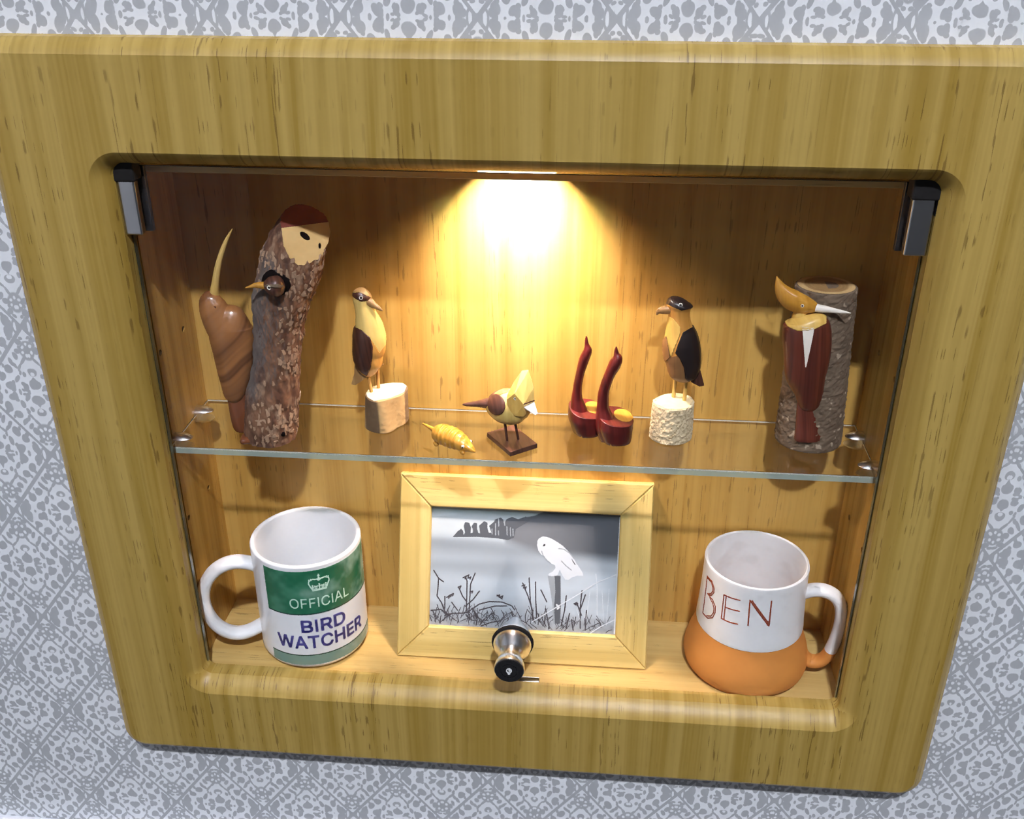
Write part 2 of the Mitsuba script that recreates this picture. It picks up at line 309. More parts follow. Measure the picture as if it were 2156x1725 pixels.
put("display_cabinet__back_panel", box(SLX - .014, SRX + .014, YB, YB + .008, -.034, .41), "oak_back", smooth=False)
put("display_cabinet__bottom_panel", box(SLX - .014, SRX + .014, .0212, YB, ZF - .014, ZF), "oak_across", smooth=False)
LX, LY, LR = -.0035, .071, .0215
put("display_cabinet__top_panel", rbox(SLX - .0, SRX + .0, .0305, YB, .3667, .3717, .0006) - rod((LX, LY, .36), (LX, LY, .38), LR, n=48), "oak_across")
put("display_cabinet__cover_board", box(SLX - .014, SRX + .014, .0214, YB, .404, .410), "oak_across", smooth=False)
tube = lathe([(LR - .0005, 0), (LR + .0008, 0), (LR + .0008, .026), (.0, .026), (0, .0252), (LR - .0005, .0252)], 48)
put("display_cabinet__downlight", tube, "white_paint", off=(LX, LY, .3668), label="recessed downlight in the cabinet top")
lens = trimesh.creation.cylinder(.0165, .001, sections=40)
scene["display_cabinet__downlight__lens"] = {**mikit.ply(lens, "white_paint"), "to_world": T().translate([LX, LY, .3668 + .0245]), "emitter": {"type": "area", "radiance": {"type": "rgb", "value": [LAMP * c for c in LAMP_TINT]}}}
scene["display_cabinet__downlight__reflector_beam"] = {"type": "spot", "to_world": T().look_at(origin=[LX, LY, .3660], target=[LX, YB, .3175], up=[1, 0, 0]), "intensity": {"type": "rgb", "value": [BEAM * c for c in (1.0, .86, .80)]}, "cutoff_angle": 46.0, "beam_width": 14.0}
vent = trimesh.creation.annulus(LR + .0012, LR + .002, .012, sections=48)
scene["display_cabinet__downlight__vent_ring"] = {**mikit.ply(vent, "white_paint"), "to_world": T().translate([LX, LY, .384]), "emitter": {"type": "area", "radiance": {"type": "rgb", "value": [40.0, 31.0, 18.0]}}}
# glass flap
D = "display_cabinet__glass_door"
gx0, gx1, gz0, gz1, gy = -.2294, .2294, -.0040, .3738, .0186
put(D, trimesh.Trimesh([(gx0, gy, gz0), (gx1, gy, gz0), (gx1, gy, gz1), (gx0, gy, gz1)], [[0, 1, 2], [0, 2, 3]], process=False), "door_glass", smooth=False, label="clear glass flap door closing the cabinet front")
put(D + "__edge", ring_loft([rect_loop(gx0, gx1, gz0, gz1, .001, gy, 4), rect_loop(gx0, gx1, gz0, gz1, .001, gy + .0036, 4), rect_loop(gx0 + .0004, gx1 - .0004, gz0 + .0004, gz1 - .0004, .001, gy + .0036, 4), rect_loop(gx0 + .0004, gx1 - .0004, gz0 + .0004, gz1 - .0004, .001, gy, 4)]), "glass_edge_dark", label="dark polished edge of the glass")
for s, hx in ((-1, -.2262), (1, .2235)):
    put(D + "__hinge", rbox(hx - .0062, hx + .0062, .0124, .0183, .3335, .3742, .0012), "steel", label="chrome hinge clip at an upper corner")
    put(D + "__hinge_plate", rbox(hx - .0050 - s * .0035, hx + .0050 - s * .0035, .0226, .0264, .3330, .3730, .0008), "black_plastic", label="dark back plate of the hinge")
    put(D + "__hinge_pad", rbox(min(hx - s * .008, hx + s * .0098), max(hx - s * .008, hx + s * .0098), .0100, .0212, .3655, .3780, .0015) + rbox(min(hx + s * .0064, hx + s * .0095), max(hx + s * .0064, hx + s * .0095), .0100, .0212, .3560, .3770, .0012), "black_rubber", label="black pad behind the hinge")
# lock knob through the glass: axis along y
def knob(profile, mtl, name, label=None, n=56):
    m = lathe(profile, n); v = np.asarray(m.vertices); m.vertices = np.stack([v[:, 0] - .0012, -v[:, 2], v[:, 1] + .0392], 1)
    m.fix_normals(); put(D + "__" + name, m, mtl, smooth=32, label=label)
G = -.0184   # distance along -y of the glass
knob([(0, G - .0265), (.0012, G - .0262), (.0034, G - .0235), (.0128, G - .0045), (.0135, G - .0015), (.0135, G - .0005), (0, G - .0005)], "chrome", "lock_nut", "chrome cone behind the glass")
knob([(0, G + .0002), (.0146, G + .0002), (.0150, G + .0012), (.0146, G + .0026), (.0132, G + .003), (0, G + .003)], "black_rubber", "lock_gasket", "black rubber ring of the lock")
knob([(0, G + .003), (.0134, G + .003), (.0136, G + .0045), (.0125, G + .0085), (.0090, G + .0128), (.0076, G + .0165), (.0074, G + .0190), (.0086, G + .0205), (.0094, G + .0230), (.0103, G + .0255), (.0106, G + .0290), (.0102, G + .0302), (0, G + .0302)], "chrome", "lock_barrel", "turned chrome lock barrel")
knob([(0, G + .0300), (.0098, G + .0300), (.0098, G + .0309), (.0060, G + .0311), (0, G + .0311)], "black_plastic", "lock_face", "black round face of the lock")
knob([(.0054, G + .0309), (.0056, G + .0313), (.0058, G + .0309)], "steel", "lock_ring")
keyhole = affinity.scale(unary_union([Point(0, .0004).buffer(.0018).difference(Point(0, .0004).buffer(.0011)), Point(.0003, .0006).buffer(.0007), sbox(-.0008, -.0024, .0008, -.0011)]), 1.15, 1.15, origin=(0, 0))
put(D + "__lock_keyhole", trimesh.util.concatenate([extr(g, -.0316, -.0308) for g in getattr(keyhole, "geoms", [keyhole])]), "silver_print", off=(-.0012, .0184, .0392), label="silver keyhole emblem")
put("display_cabinet__latch_plate", rbox(-.0110, .0178, .0262, .0272, ZF - .0003, ZF + .0050, .0004) + rbox(.0030, .0178, .0228, .0272, ZF - .0003, ZF + .0008, .0004), "steel", label="small metal latch plate on the cabinet floor under the lock")
# shelf supports: chrome half-domes with a slot for the glass
def support(x, y, s):
    th = np.linspace(0, math.pi / 2, 12)
    prof = [(0, 0), (.0062, 0), (.0064, .003)] + [(.0064 * math.cos(a) ** .8 + 1e-5, .003 + .0105 * math.sin(a)) for a in th[1:-1]] + [(0, .0135)]
    m = lathe(prof, 40); v = np.asarray(m.vertices); m.vertices = np.stack([x + s * v[:, 2], y + v[:, 0], ZS - .0028 + v[:, 1]], 1); m.fix_normals()
    slot = box(min(x + s * .002, x + s * .03), max(x + s * .002, x + s * .03), y - .02, y + .02, ZS - .0056, ZS + .0004)
    put("display_cabinet__shelf_support", mf(m) - slot, "chrome", smooth=30, label="chrome shelf support")
for x, y, s in ((SLX, .0440, 1), (SLX, .0850, 1), (SRX, .0450, -1), (SRX, .0850, -1)): support(x, y, s)

# ------------------------------------------------------------------ glass shelf
thing("glass_shelf", "clear glass shelf across the middle of the cabinet on chrome supports", "shelf")
sx0, sx1, sy0, sy1 = -.2352, .2340, .0318, .1035
put("glass_shelf__pane", trimesh.Trimesh([(sx0, sy0, ZS - .0002), (sx1, sy0, ZS - .0002), (sx1, sy1, ZS - .0002), (sx0, sy1, ZS - .0002)], [[0, 1, 2], [0, 2, 3]], process=False), "glass", smooth=False)
def band(z0, z1, x0, x1, y0, y1, t): return box(x0, x1, y0, y1, z0, z1) - box(x0 + t, x1 - t, y0 + t, y1 - t, z0 - 1, z1 + 1)
scene["glass_edge_clear"] = {"type": "blendbsdf", "weight": .55, "a": {"type": "thindielectric", "int_ior": 1.5, "specular_transmittance": {"type": "rgb", "value": [.70, .92, .88]}}, "b": {"type": "ref", "id": "glass_edge"}}
put("glass_shelf__front_edge", trimesh.Trimesh([(sx0, sy0, ZS - .005), (sx1, sy0, ZS - .005), (sx1, sy0, ZS - .0003), (sx0, sy0, ZS - .0003)], [[0, 1, 2], [0, 2, 3]], process=False), "glass_edge_clear", smooth=False, label="pale green polished front edge")
put("glass_shelf__rim", band(ZS - .0014, ZS - .0003, sx0, sx1, sy0, sy1, .0004), "glass_rim", smooth=False, label="thin pale rim of the side and back edges")

# ------------------------------------------------------------------ bark helper
def barked(mesh, rad_fn): pass
def roughen(mesh, amp, f, seed=0, fz=.6, octaves=4):
    g = mesh.copy(); n = g.vertex_normals; q = np.asarray(g.vertices) * np.array([f, f, f * fz])
    g.vertices = g.vertices + n * ((meshkit.fbm(q, octaves, seed) - .5) * 2 * amp)[:, None]; return g
def split(mesh, planes):
    """The mesh cut open by planes (point, normal): the bark side and one face mesh per plane."""
    M = mf(mesh)
    for p, n in planes: M = M.trim_by_plane((-np.array(n) / np.linalg.norm(n)).tolist(), float(-np.dot(p, n) / np.linalg.norm(n)))
    g = tm(M); fn = g.face_normals; left = np.ones(len(g.faces), bool); out = []
    for p, n in planes:
        n = np.array(n) / np.linalg.norm(n); c = g.triangles_center
        on = (fn @ n > .999) & (np.abs((c - p) @ n) < .05) & left; left &= ~on; out.append(g.submesh([on], append=True))
    return g.submesh([left], append=True), out

# ------------------------------------------------------------------ bird log, far left of the shelf
L1 = thing("bird_log", "tall leaning bark log with a long-billed carved bird clinging to its left side", "ornament")
o1 = (-.172, .052, ZS)
trunk = spine([(.5, -.2, 17.3), (1.2, 9, 17.8), (5, 30, 17.3), (10.5, 56, 15.3), (14.5, 82, 16.0), (19.5, 104, 18.4), (25.8, 121, 19.2), (32.5, 138, 18.2), (37.5, 148, 16.5), (42, 158, 13)], depth=1.0, n=220, m=300)
v = np.asarray(trunk.vertices); nn = trunk.vertex_normals
d = (meshkit.fbm(v * np.array([.10, .10, .06]), 3, 3) - .5) * 3.0 + (meshkit.fbm(v * np.array([.55, .55, .20]), 4, 11) - .5) * 2.0
trunk.vertices = v + nn * d[:, None]
CUT_P, CUT_N = (47.0, -6.5, 134.5), (.60, -.66, .45)
bark_side, (cut, red) = split(trunk, [(CUT_P, CUT_N), ((42, 0, 151), (.42, -.42, .80))])
put(L1 + "__trunk", mm(bark_side), "bark", smooth=25, off=o1, label="bark covered trunk")
put(L1 + "__cut_face", mm(cut), "cut_face_wood", smooth=False, off=o1, label="pale sawn face near the top")
put(L1 + "__top_face", mm(red), "heart_wood", smooth=False, off=o1, label="dark red broken top")
# loose flakes of bark on the front right and foot of the trunk
fl, tv = [], np.asarray(bark_side.vertices); tn = bark_side.vertex_normals
cand = np.nonzero((tn[:, 1] < .35) & (tv[:, 2] > 2) & (tv[:, 2] < 138))[0]
for i in rng.permutation(cand):
    if len(fl) >= 420: break
    x, y, z = tv[i]; n = tn[i]
    right = n[0] > .30 or (z < 34 and n[0] > -.35) or (z > 112 and n[0] < .1)
    if not right or meshkit.noise(np.array([[x * .09, y * .09, z * .05]]), 5)[0] < .30: continue
    w, h = rng.uniform(.7, 2.0), rng.uniform(1.0, 3.4)
    t = np.cross([0, 0, 1], n); t /= np.linalg.norm(t); b = np.cross(n, t)
    a = np.sort(rng.uniform(0, 2 * np.pi, 7)); r = rng.uniform(.65, 1.0, 7)
    lift = rng.uniform(.2, .6)
    base = np.array([x, y, z]) + (t[None] * (np.cos(a) * r * w)[:, None] + b[None] * (np.sin(a) * r * h)[:, None])
    fl.append(tm(hull(np.vstack([base - n * .9, base * 1.0 + n * lift]))))
put(L1 + "__bark_flakes", mm(trimesh.util.concatenate(fl)), "bark_flake", smooth=False, off=o1, kind="stuff", label="curling flakes of bark")
def on_plane(p, n, r, t=.25):
    n = np.array(n) / np.linalg.norm(n); return rod(np.array(p) - n * 1.0, np.array(p) + n * t, r, r, 24)
cn = np.array(CUT_N); cn /= np.linalg.norm(cn)
def cutp(x, z): return np.array((x, CUT_P[1] - (cn[0] * (x - CUT_P[0]) + cn[2] * (z - CUT_P[2])) / cn[1], z))
for x, z, a, b, tl in ((39.5, 145.5, 1.9, 3.6, -.5), (47.5, 138.6, .8, 1.7, .5)):
    c = cutp(x, z); e = trimesh.creation.icosphere(3); e.apply_scale((a, .5, b)); e.apply_transform(trimesh.transformations.rotation_matrix(tl, (0, 1, 0))); e.apply_transform(trimesh.geometry.align_vectors((0, -1, 0), cn)); e.apply_translation(c)
    put(L1 + "__knot_hole", mm(e), "black_hole", off=o1, label="dark knot hole")
e = trimesh.creation.icosphere(3); e.apply_scale((1.7, 1.2, 1.8)); e.apply_translation((9.9 + 3.6, front(bark_side, 13, 9.3) + .4, 9.3)); put(L1 + "__knot_hole", mm(e), "black_hole", off=o1, label="dark knot hole")
# bird peeping from a hole in the trunk
py = front(bark_side, 22.5, 119)
e = trimesh.creation.icosphere(4); e.apply_scale((9.2, 3.0, 8.6)); e.apply_translation((22.3, py + 1.6, 119)); put(L1 + "__nest_hole", mm(e), "black_hole", off=o1, label="dark nest hole in the trunk")
head = spine([(28.6, 117.5, .8), (27.0, 117.6, 4.6), (23.5, 118.0, 6.6), (19.5, 118.4, 5.6), (16.5, 118.4, 3.2), (15.4, 118.2, 1.2)], depth=1.0, y=py - 2.2, n=40, m=40)
put(L1 + "__peeping_head", mm(head), "brown_wood", off=o1, label="dark carved bird head looking out of the hole")
put(L1 + "__peeping_head__crown", mm(inlay(head, [(29, 118.5), (26, 121.5), (19, 121), (16, 119.0), (22, 119.4)], .25, kz=0, y1=py + 6)), "grey_bark", off=o1)
put(L1 + "__peeping_head__bill", mm(spine([(16.8, 118.4, 2.5), (12, 118.6, 1.9), (7, 117.5, 1.0), (3.8, 116.6, .3)], y=py - 3.0)), "golden_wood", off=o1, label="orange bill")
eye_on(L1 + "__peeping_head__eye", head, 20.6, 119.2, 1.35, o1, "white_wood", "black_paint")
# the climbing bird
torso = spine([(-13.6, 96.2, 1.2), (-13.8, 95.2, 5.2), (-14.8, 92.0, 9.2), (-16.2, 87.5, 12.4), (-17.2, 82, 14.4), (-17.2, 75, 14.9), (-17.5, 64, 13.7), (-18.7, 50, 11.5), (-20.4, 37, 8.5), (-22.2, 29, 5.8), (-23.4, 26, 1.8)], depth=.72, n=56, m=90, y=-2)
skull = spine([(-27.0, 106.2, .6), (-27.4, 104.6, 4.0), (-27.4, 100.8, 7.2), (-26.6, 95.5, 9.2), (-24.6, 89, 10.6), (-21.8, 82, 11.4), (-19.5, 74, 11.0), (-18.6, 66, 9.0)], depth=.80, n=56, m=60, y=-3)
bird = tm((mf(torso) + mf(skull)).refine_to_length(1.3)); trimesh.smoothing.filter_taubin(bird, iterations=28)
put(L1 + "__climbing_bird", mm(bird), "walnut", smooth=60, off=o1, label="polished walnut bird with banded grain")
put(L1 + "__climbing_bird__tail", mm(spine([(-19.6, 37, 5.6), (-19.6, 28, 6.8), (-19.4, 17, 6.8), (-19.2, 8, 6.3), (-19.0, 3.6, 4.8), (-19, 2.6, 2.0)], depth=.55, y=-1.0)), "walnut_dark", off=o1, label="reddish tail")
put(L1 + "__climbing_bird__bill", mm(spine([(-25.2, 98, 3.3), (-24.7, 105, 2.9), (-23.5, 110.5, 2.4), (-19.2, 124.8, 1.9), (-12.8, 139, 1.3), (-7.4, 147.6, .3)], depth=1.0, y=-2, n=24)), "horn", off=o1, label="long curved upright bill")
eye_on(L1 + "__climbing_bird__eye", bird, -23.0, 97.5, 1.0, o1, "walnut_dark", "black_paint", .15)
put(L1 + "__climbing_bird__foot", mm(shull([(-14, -14.5, 3.2), (-11, -12, 2.6), (-15, -8, 2.9)], 2.4)), "walnut_dark", off=o1)

# ------------------------------------------------------------------ stumps with standing birds
def stump(key, bottom, top, h, side, seed, amp):
    """A sawn piece of branch between two outlines (mm); returns nothing."""
    th = np.linspace(0, 2 * np.pi, 120, endpoint=False)
    def ring(pts):
        pts = np.array(pts, float); c = pts.mean(0); a = np.arctan2(*(pts - c).T[::-1]); r = np.linalg.norm(pts - c, axis=1); o = np.argsort(a)
        a, r = a[o], r[o]; f = PchipInterpolator(np.r_[a[-2:] - 2 * np.pi, a, a[:2] + 2 * np.pi], np.r_[r[-2:], r, r[:2]])
        return c + np.stack([np.cos(th), np.sin(th)], 1) * f(np.where(th > np.pi, th - 2 * np.pi, th))[:, None]
    b, t = ring(bottom), ring(top); R = []
    for s in np.r_[np.linspace(0, 1, 60)]:
        inset = .965 if s in (0., 1.) else 1.0
        q = b * (1 - s) + t * s; q = q.mean(0) + (q - q.mean(0)) * inset; R.append(np.column_stack([q, np.full(len(q), s * h)]))
    m = loft(R); v = np.asarray(m.vertices); rr = np.column_stack([v[:, :2] - v[:, :2].mean(0), v[:, 2] * 0]); rr /= np.linalg.norm(rr, axis=1, keepdims=True) + 1e-9
    ok = (v[:, 2] > .2) & (v[:, 2] < h - .2)
    v[ok] += rr[ok] * ((meshkit.fbm(v[ok] * np.array([.7, .7, .5]), 4, seed) - .5) * 2 * amp)[:, None]
    m.vertices = v; return m
o2 = (-.0965, .076, ZS); KX2 = .235
B1 = thing("stump_bird", "slim carved bird with pale yellow breast and pointed bill on a sawn branch stump", "ornament")
top1 = [(-12.0, -2.7), (-11.8, 1.6), (-4.7, 12.9), (4.1, 16.0), (11.5, 15.8), (14.9, 11.1), (15.0, 1.4), (7.3, -8.8), (-3.6, -14.8), (-9.4, -9.4)]
bot1 = [(-13.3, -6.3), (-12.6, 1.0), (-6, 11.5), (3.5, 16.5), (11.5, 16), (15, 10.4), (14.9, 3.8), (9.9, -5.1), (1.1, -15.0), (-9.0, -11.6)]
s1 = stump(B1, bot1, top1, 25.0, "stump_bark", 4, .3)
put(B1 + "__stump", mm(s1), "stump_bark", smooth=30, off=o2, label="short bark stump")
put(B1 + "__stump__sawn_top", mm(trimesh.creation.extrude_polygon(Polygon(top1).buffer(3).buffer(-3.5), .25, engine="earcut")), "end_grain", off=(o2[0], o2[1], ZS + .02495), label="pale sawn top of the stump")
b1 = spine([(-9.3, 36.6, 1.2), (-9.5, 39, 4.4), (-9.5, 43.5, 7.6), (-8.9, 48, 9.3), (-8.6, 54, 10.1), (-7.4, 60, 10.9), (-6.7, 66.7, 11.0), (-6.6, 73, 9.9), (-7.5, 79, 8.5), (-8.7, 84.5, 7.0), (-10.2, 90, 5.9), (-10.4, 93.5, 6.0), (-10.0, 96.5, 6.2), (-9.2, 99.2, 4.4), (-8.4, 101.1, .7)], depth=.86, n=64, m=110)
put(B1 + "__body", mm(b1), "pale_yellow_wood", off=o2, label="pale yellow body")
put(B1 + "__crown", mm(inlay(b1, [(-19, 98), (-17, 98.3), (-12, 98.6), (-5.0, 95.2), (0, 95), (0, 104), (-19, 104)], .25, KX2, y1=20)), "tan_wood", off=o2, label="grey brown crown")
put(B1 + "__mask", mm(inlay(b1, [(-18.5, 97.6), (-11.9, 98.3), (-4.0, 94.8), (-4.3, 92.9), (-11.1, 91.8), (-15.5, 94.2)], .35, KX2, y1=-.5)), "dark_wood", off=o2, label="dark eye mask")
put(B1 + "__underbelly", mm(inlay(b1, [(-16.5, 73.0), (-12.1, 71.4), (-5.1, 63.6), (-.7, 55.6), (3.4, 60.6), (9, 60), (6, 30), (-20, 30), (-22, 60)], .2, KX2, y1=20)), "amber_wood", off=o2, label="orange brown underbelly")
wp = [(-17.6, 73.8), (-12.1, 71.7), (-6.5, 66.3), (-5.2, 59.8), (-6.0, 51.6), (-7.7, 44.1), (-10.8, 37.5), (-13.8, 39.7), (-18.4, 43.7), (-21, 54.4), (-20, 65.8)]
for q in (dict(y1=-.2), dict(y0=.2, y1=40.0, kz=0.0)): put(B1 + "__wing", mm(inlay(b1, wp, .9, KX2 if q["y1"] < 1 else 0, **q)), "dark_wood", off=o2, label="dark brown wing")
put(B1 + "__tail", mm(mf(extr(Polygon([(-17.7, 46), (-18.3, 40), (-20.9, 31.8), (-19.0, 31.4), (-14.4, 34.6), (-10.6, 38.2), (-11, 46)]).buffer(.5), -2.6, 2.6))), "tan_wood", off=o2, smooth=40)
put(B1 + "__bill", mm(spine([(-9.0, 93.6, 2.6, -1), (-5.5, 92.6, 3.0, -1.5), (-1.5, 90.3, 2.1, -2.5), (2.2, 88.4, 1.2, -3.5), (4.0, 87.3, .35, -4)], depth=.9, n=20)), "tan_wood", off=o2, label="pointed brown bill")
eye_on(B1 + "__eye", inlay(b1, [(-18.5, 97.6), (-11.9, 98.3), (-4.0, 94.8), (-4.3, 92.9), (-11.1, 91.8), (-15.5, 94.2)], .35, KX2, y1=-.5), -9.6, 96.6, 1.35, o2, "white_wood", "black_paint", .15)
put(B1 + "__leg", mm(rod((-9.8, -1, 40), (-8.3, -.4, 24.8), 1.25, 1.15)), "amber_wood", off=o2)
put(B1 + "__leg", mm(rod((-3.6, 3.5, 47), (-4.6, 6.2, 24.8), 1.25, 1.15)), "amber_wood", off=o2)
put(B1 + "__spur", mm(rod((-3.4, 2, 43), (1.2, 1, 46.0), .55, .3)), "tan_wood", off=o2)

o3 = (.1028, .077, ZS); KX3 = -.095
B2 = thing("stump_bird_001", "black-capped carved bird with dark wings and hooked bill facing left, on a rough whitish stump", "ornament")
top2 = [(-13.4, -4.0), (-7.5, 9.0), (2.1, 13.6), (10.2, 12.0), (14.6, 1.7), (10, -9.5), (4.0, -12.6), (-5.0, -12.4)]
bot2 = [(x * 1.03 - .3, y * 1.12 - .8) for x, y in top2]
put(B2 + "__stump", mm(stump(B2, bot2, top2, 26.0, "chalk_bark", 9, .9)), "chalk_bark", smooth=25, off=o3, label="rough whitish stump")
put(B2 + "__stump__sawn_top", mm(trimesh.creation.extrude_polygon(Polygon(top2).buffer(3).buffer(-3.6), .25, engine="earcut")), "end_grain", off=(o3[0], o3[1], ZS + .02595), label="pale sawn top of the stump")
b2 = spine([(7, 41, 1.2), (6.8, 42.6, 4.6), (6.4, 45.5, 8.4), (5.5, 50.3, 10.3), (4.8, 55.6, 11.2), (3.4, 62.4, 11.9), (2.3, 68.4, 11.7), (1.6, 73.7, 10.6), (.6, 79, 8.9), (0, 84, 7.8), (-.3, 89, 7.0), (-.5, 93, 7.2), (-.5, 96.3, 8.4), (.2, 98.8, 6.2), (.8, 100.2, 1.0)], depth=.86, n=64, m=110)
put(B2 + "__body", mm(b2), "amber_wood", off=o3, label="orange brown neck and body")
put(B2 + "__cap", mm(inlay(b2, [(-12, 98), (-9.7, 98.5), (-5.5, 104), (10, 104), (10, 94.8), (5.7, 93.6), (1.1, 92.2), (-3.1, 93.9), (-7.9, 96.0), (-12, 96.6)], .35, KX3, y1=20)), "black_paint", off=o3, label="glossy black cap")
put(B2 + "__bill", mm(spine([(-5, 93.0, 3.0), (-9, 92.8, 2.9), (-12.6, 92.3, 2.4), (-14.4, 90.8, 1.4), (-14.8, 89.0, .5)], depth=.8, y=-1.2, n=20)), "tan_wood", off=o3, label="hooked tan bill")
put(B2 + "__bib", mm(inlay(b2, [(-9.5, 89), (-3.8, 86.5), (1.2, 80.7), (1.3, 75.6), (-3.3, 59.6), (-6.5, 63), (-9.0, 70.4), (-9.5, 79)], .25, KX3, y1=0)), "yellow_wood", off=o3, label="yellow bib")
put(B2 + "__belly", mm(inlay(b2, [(-14, 66), (-9, 65), (-3.3, 59.2), (2, 61), (8, 52), (14, 36), (-10, 36)], .2, KX3, y1=20)), "belly_wood", off=o3, label="dull brown belly")
wq = [(10.5, 81.5), (8.0, 80.5), (3.0, 77.1), (.5, 68.8), (-.9, 62.5), (2.3, 59.0), (5.6, 52.3), (7.2, 44.6), (9.2, 41.7), (11.5, 42.8), (14, 43), (22, 44), (24, 66), (16, 80)]
for q in (dict(y1=-.2), dict(y0=.2, y1=40.0, kz=0.0)): put(B2 + "__wing", mm(inlay(b2, wq, .9, KX3 if q["y1"] < 1 else 0, **q)), "black_paint", off=o3, label="black wing")
put(B2 + "__wing", mm(inlay(b2, [(-7.6, 74.2), (-9.5, 72), (-14, 66), (-9, 55), (-6.2, 56.4), (-3.9, 59.5)], .6, KX3, y1=0)), "belly_wood", off=o3, label="edge of the far wing, brown")
put(B2 + "__tail", mm(mf(extr(Polygon([(15, 54), (17.2, 47), (19.3, 40.4), (17.0, 39.6), (11.5, 42.4), (9, 47)]).buffer(.4), -2.8, 2.8))), "dark_wood", off=o3, smooth=40)
eye_on(B2 + "__eye", inlay(b2, [(-12, 98), (-5.5, 104), (10, 104), (10, 94.8), (1.1, 92.2), (-12, 96.6)], .35, KX3, y1=20), -.5, 98.4, 1.25, o3, "white_wood", "black_paint", .15)
put(B2 + "__leg", mm(rod((1.0, 3, 47), (1.0, 6.5, 25.8), 1.4, 1.3)), "yellow_wood", off=o3)
put(B2 + "__leg", mm(rod((7.7, .5, 46), (8.1, 2.2, 25.8), 1.4, 1.3)), "yellow_wood", off=o3)

# ------------------------------------------------------------------ mole
MO = thing("mole_figurine", "small golden wooden mole with pointed snout and tail at the shelf front", "figurine")
ys, ma = np.array([-.0445, .0465]), math.radians(-30)
def mole_ring(X, zc, a, b, n=40):
    t = np.linspace(0, 2 * np.pi, n, endpoint=False); x, y, z = np.full(n, X), a * np.cos(t), np.maximum(zc + b * np.sin(t), .9)
    return np.stack([x * math.cos(ma) - y * math.sin(ma), x * math.sin(ma) + y * math.cos(ma), z], 1)
P = PchipInterpolator([-15.5, -14.6, -12, -7, -1, 5, 10, 14, 17.5, 19], np.array([(7.4, .5, .5), (7.4, 4.2, 4.2), (7.5, 6.4, 6.2), (7.7, 7.5, 7.1), (7.6, 7.7, 7.2), (7.0, 6.9, 6.4), (6.0, 5.4, 5.0), (4.8, 3.4, 3.2), (3.5, 1.8, 1.7), (2.8, .5, .5)]))
R = []
for X in np.linspace(-15.5, 19, 140):
    zc, a, b = P(X); g = 1 - .12 * sum(math.exp(-((X - c) / .6) ** 2) for c in (-6.0, -2.2, 1.6, 5.4)) + .03 * math.sin(X * 1.65); R.append(mole_ring(X, zc, a * g, b * g))
mbody = loft(R); om = (ys[0], ys[1], ZS)
put(MO + "__body", mm(mbody), "golden_wood", smooth=60, off=om, label="glossy golden body with three carved rings")
def mp(X, Y, Z): return (X * math.cos(ma) - Y * math.sin(ma), X * math.sin(ma) + Y * math.cos(ma), Z)
put(MO + "__tail", mm(mf(tm(shull([mp(-14, 0, 9), mp(-14.2, 0, 7)], 2.0))) + m3.Manifold.batch_hull([m3.Manifold.sphere(2.0, 16).translate(list(mp(-14, 0, 8.4))), m3.Manifold.sphere(.6, 12).translate(list(mp(-26.5, 1.5, 9.6)))])), "golden_wood", off=om)
for X, Y in ((-11, -4.6), (10.5, -3.6), (-11, 4.6), (10.5, 3.6)):
    put(MO + "__foot", mm(shull([mp(X, Y, 1.7), mp(X + 1.2, Y * 1.12, 1.7)], 1.65)), "golden_wood", off=om)
for s in (-1, 1):
    e = mp(12.0, s * 4.15, 6.6); put(MO + "__eye", mm(shull([e], 1.15, 20)), "white_wood", off=om, label="white bead eye")
    e = mp(12.4, s * 5.05, 6.3); put(MO + "__pupil", mm(shull([e], .55, 14)), "black_paint", off=om)

# ------------------------------------------------------------------ crested bird on a plate
CB = thing("crested_bird", "little yellow bird with tall crest and dark legs on a dark wooden plate", "figurine")
o4 = (-.0055, .057, ZS)
pc = np.array([(-17.5, 6.3), (1.0, -19.8), (18.0, -6.6), (-.6, 19.2)])
put(CB + "__plate", mm(m3.Manifold.batch_hull([m3.Manifold.sphere(.5, 10).translate([x * .97, y * .97, z]) for x, y in pc for z in (.5, 3.1)])), "brown_wood", smooth=20, off=o4, label="dark brown base plate")
cb = spine([(-17.5, 30.0, .8), (-16, 29.4, 4.2), (-12, 28.4, 8.6), (-6, 27.6, 11.9), (0, 27.2, 12.5), (5.5, 26.4, 11.2), (9.5, 25.7, 8.2), (12.0, 25, 4.4), (12.9, 24.8, .8)], depth=.86, n=56, m=80)
put(CB + "__body", mm(cb), "pale_yellow_wood", off=o4, label="cream yellow body")
put(CB + "__wing", mm(inlay(cb, [(-10.1 + 6.0 * math.cos(t), 29.2 + 7.4 * math.sin(t)) for t in np.linspace(0, 6.2, 30)], .9, .08, y1=0)), "brown_wood", off=o4, label="brown wing")
put(CB + "__wing", mm(inlay(cb, [(-10.1 + 6.0 * math.cos(t), 29.2 + 7.4 * math.sin(t)) for t in np.linspace(0, 6.2, 30)], .9, 0, 0, y0=0, y1=40)), "brown_wood", off=o4, label="brown wing")
put(CB + "__back", mm(inlay(cb, [(-20, 34), (-13, 34.4), (-2, 39), (-2, 50), (-20, 50)], .35, .08, y1=20)), "tan_wood", off=o4, label="tan back")
put(CB + "__tail", mm(spine([(-12, 29.5, 4.2), (-16.5, 29.2, 3.4), (-24, 28.3, 2.0), (-31, 27.7, 1.1), (-33, 27.6, .4)], depth=1.1, y=0)), "brown_wood", off=o4, label="long brown tail")
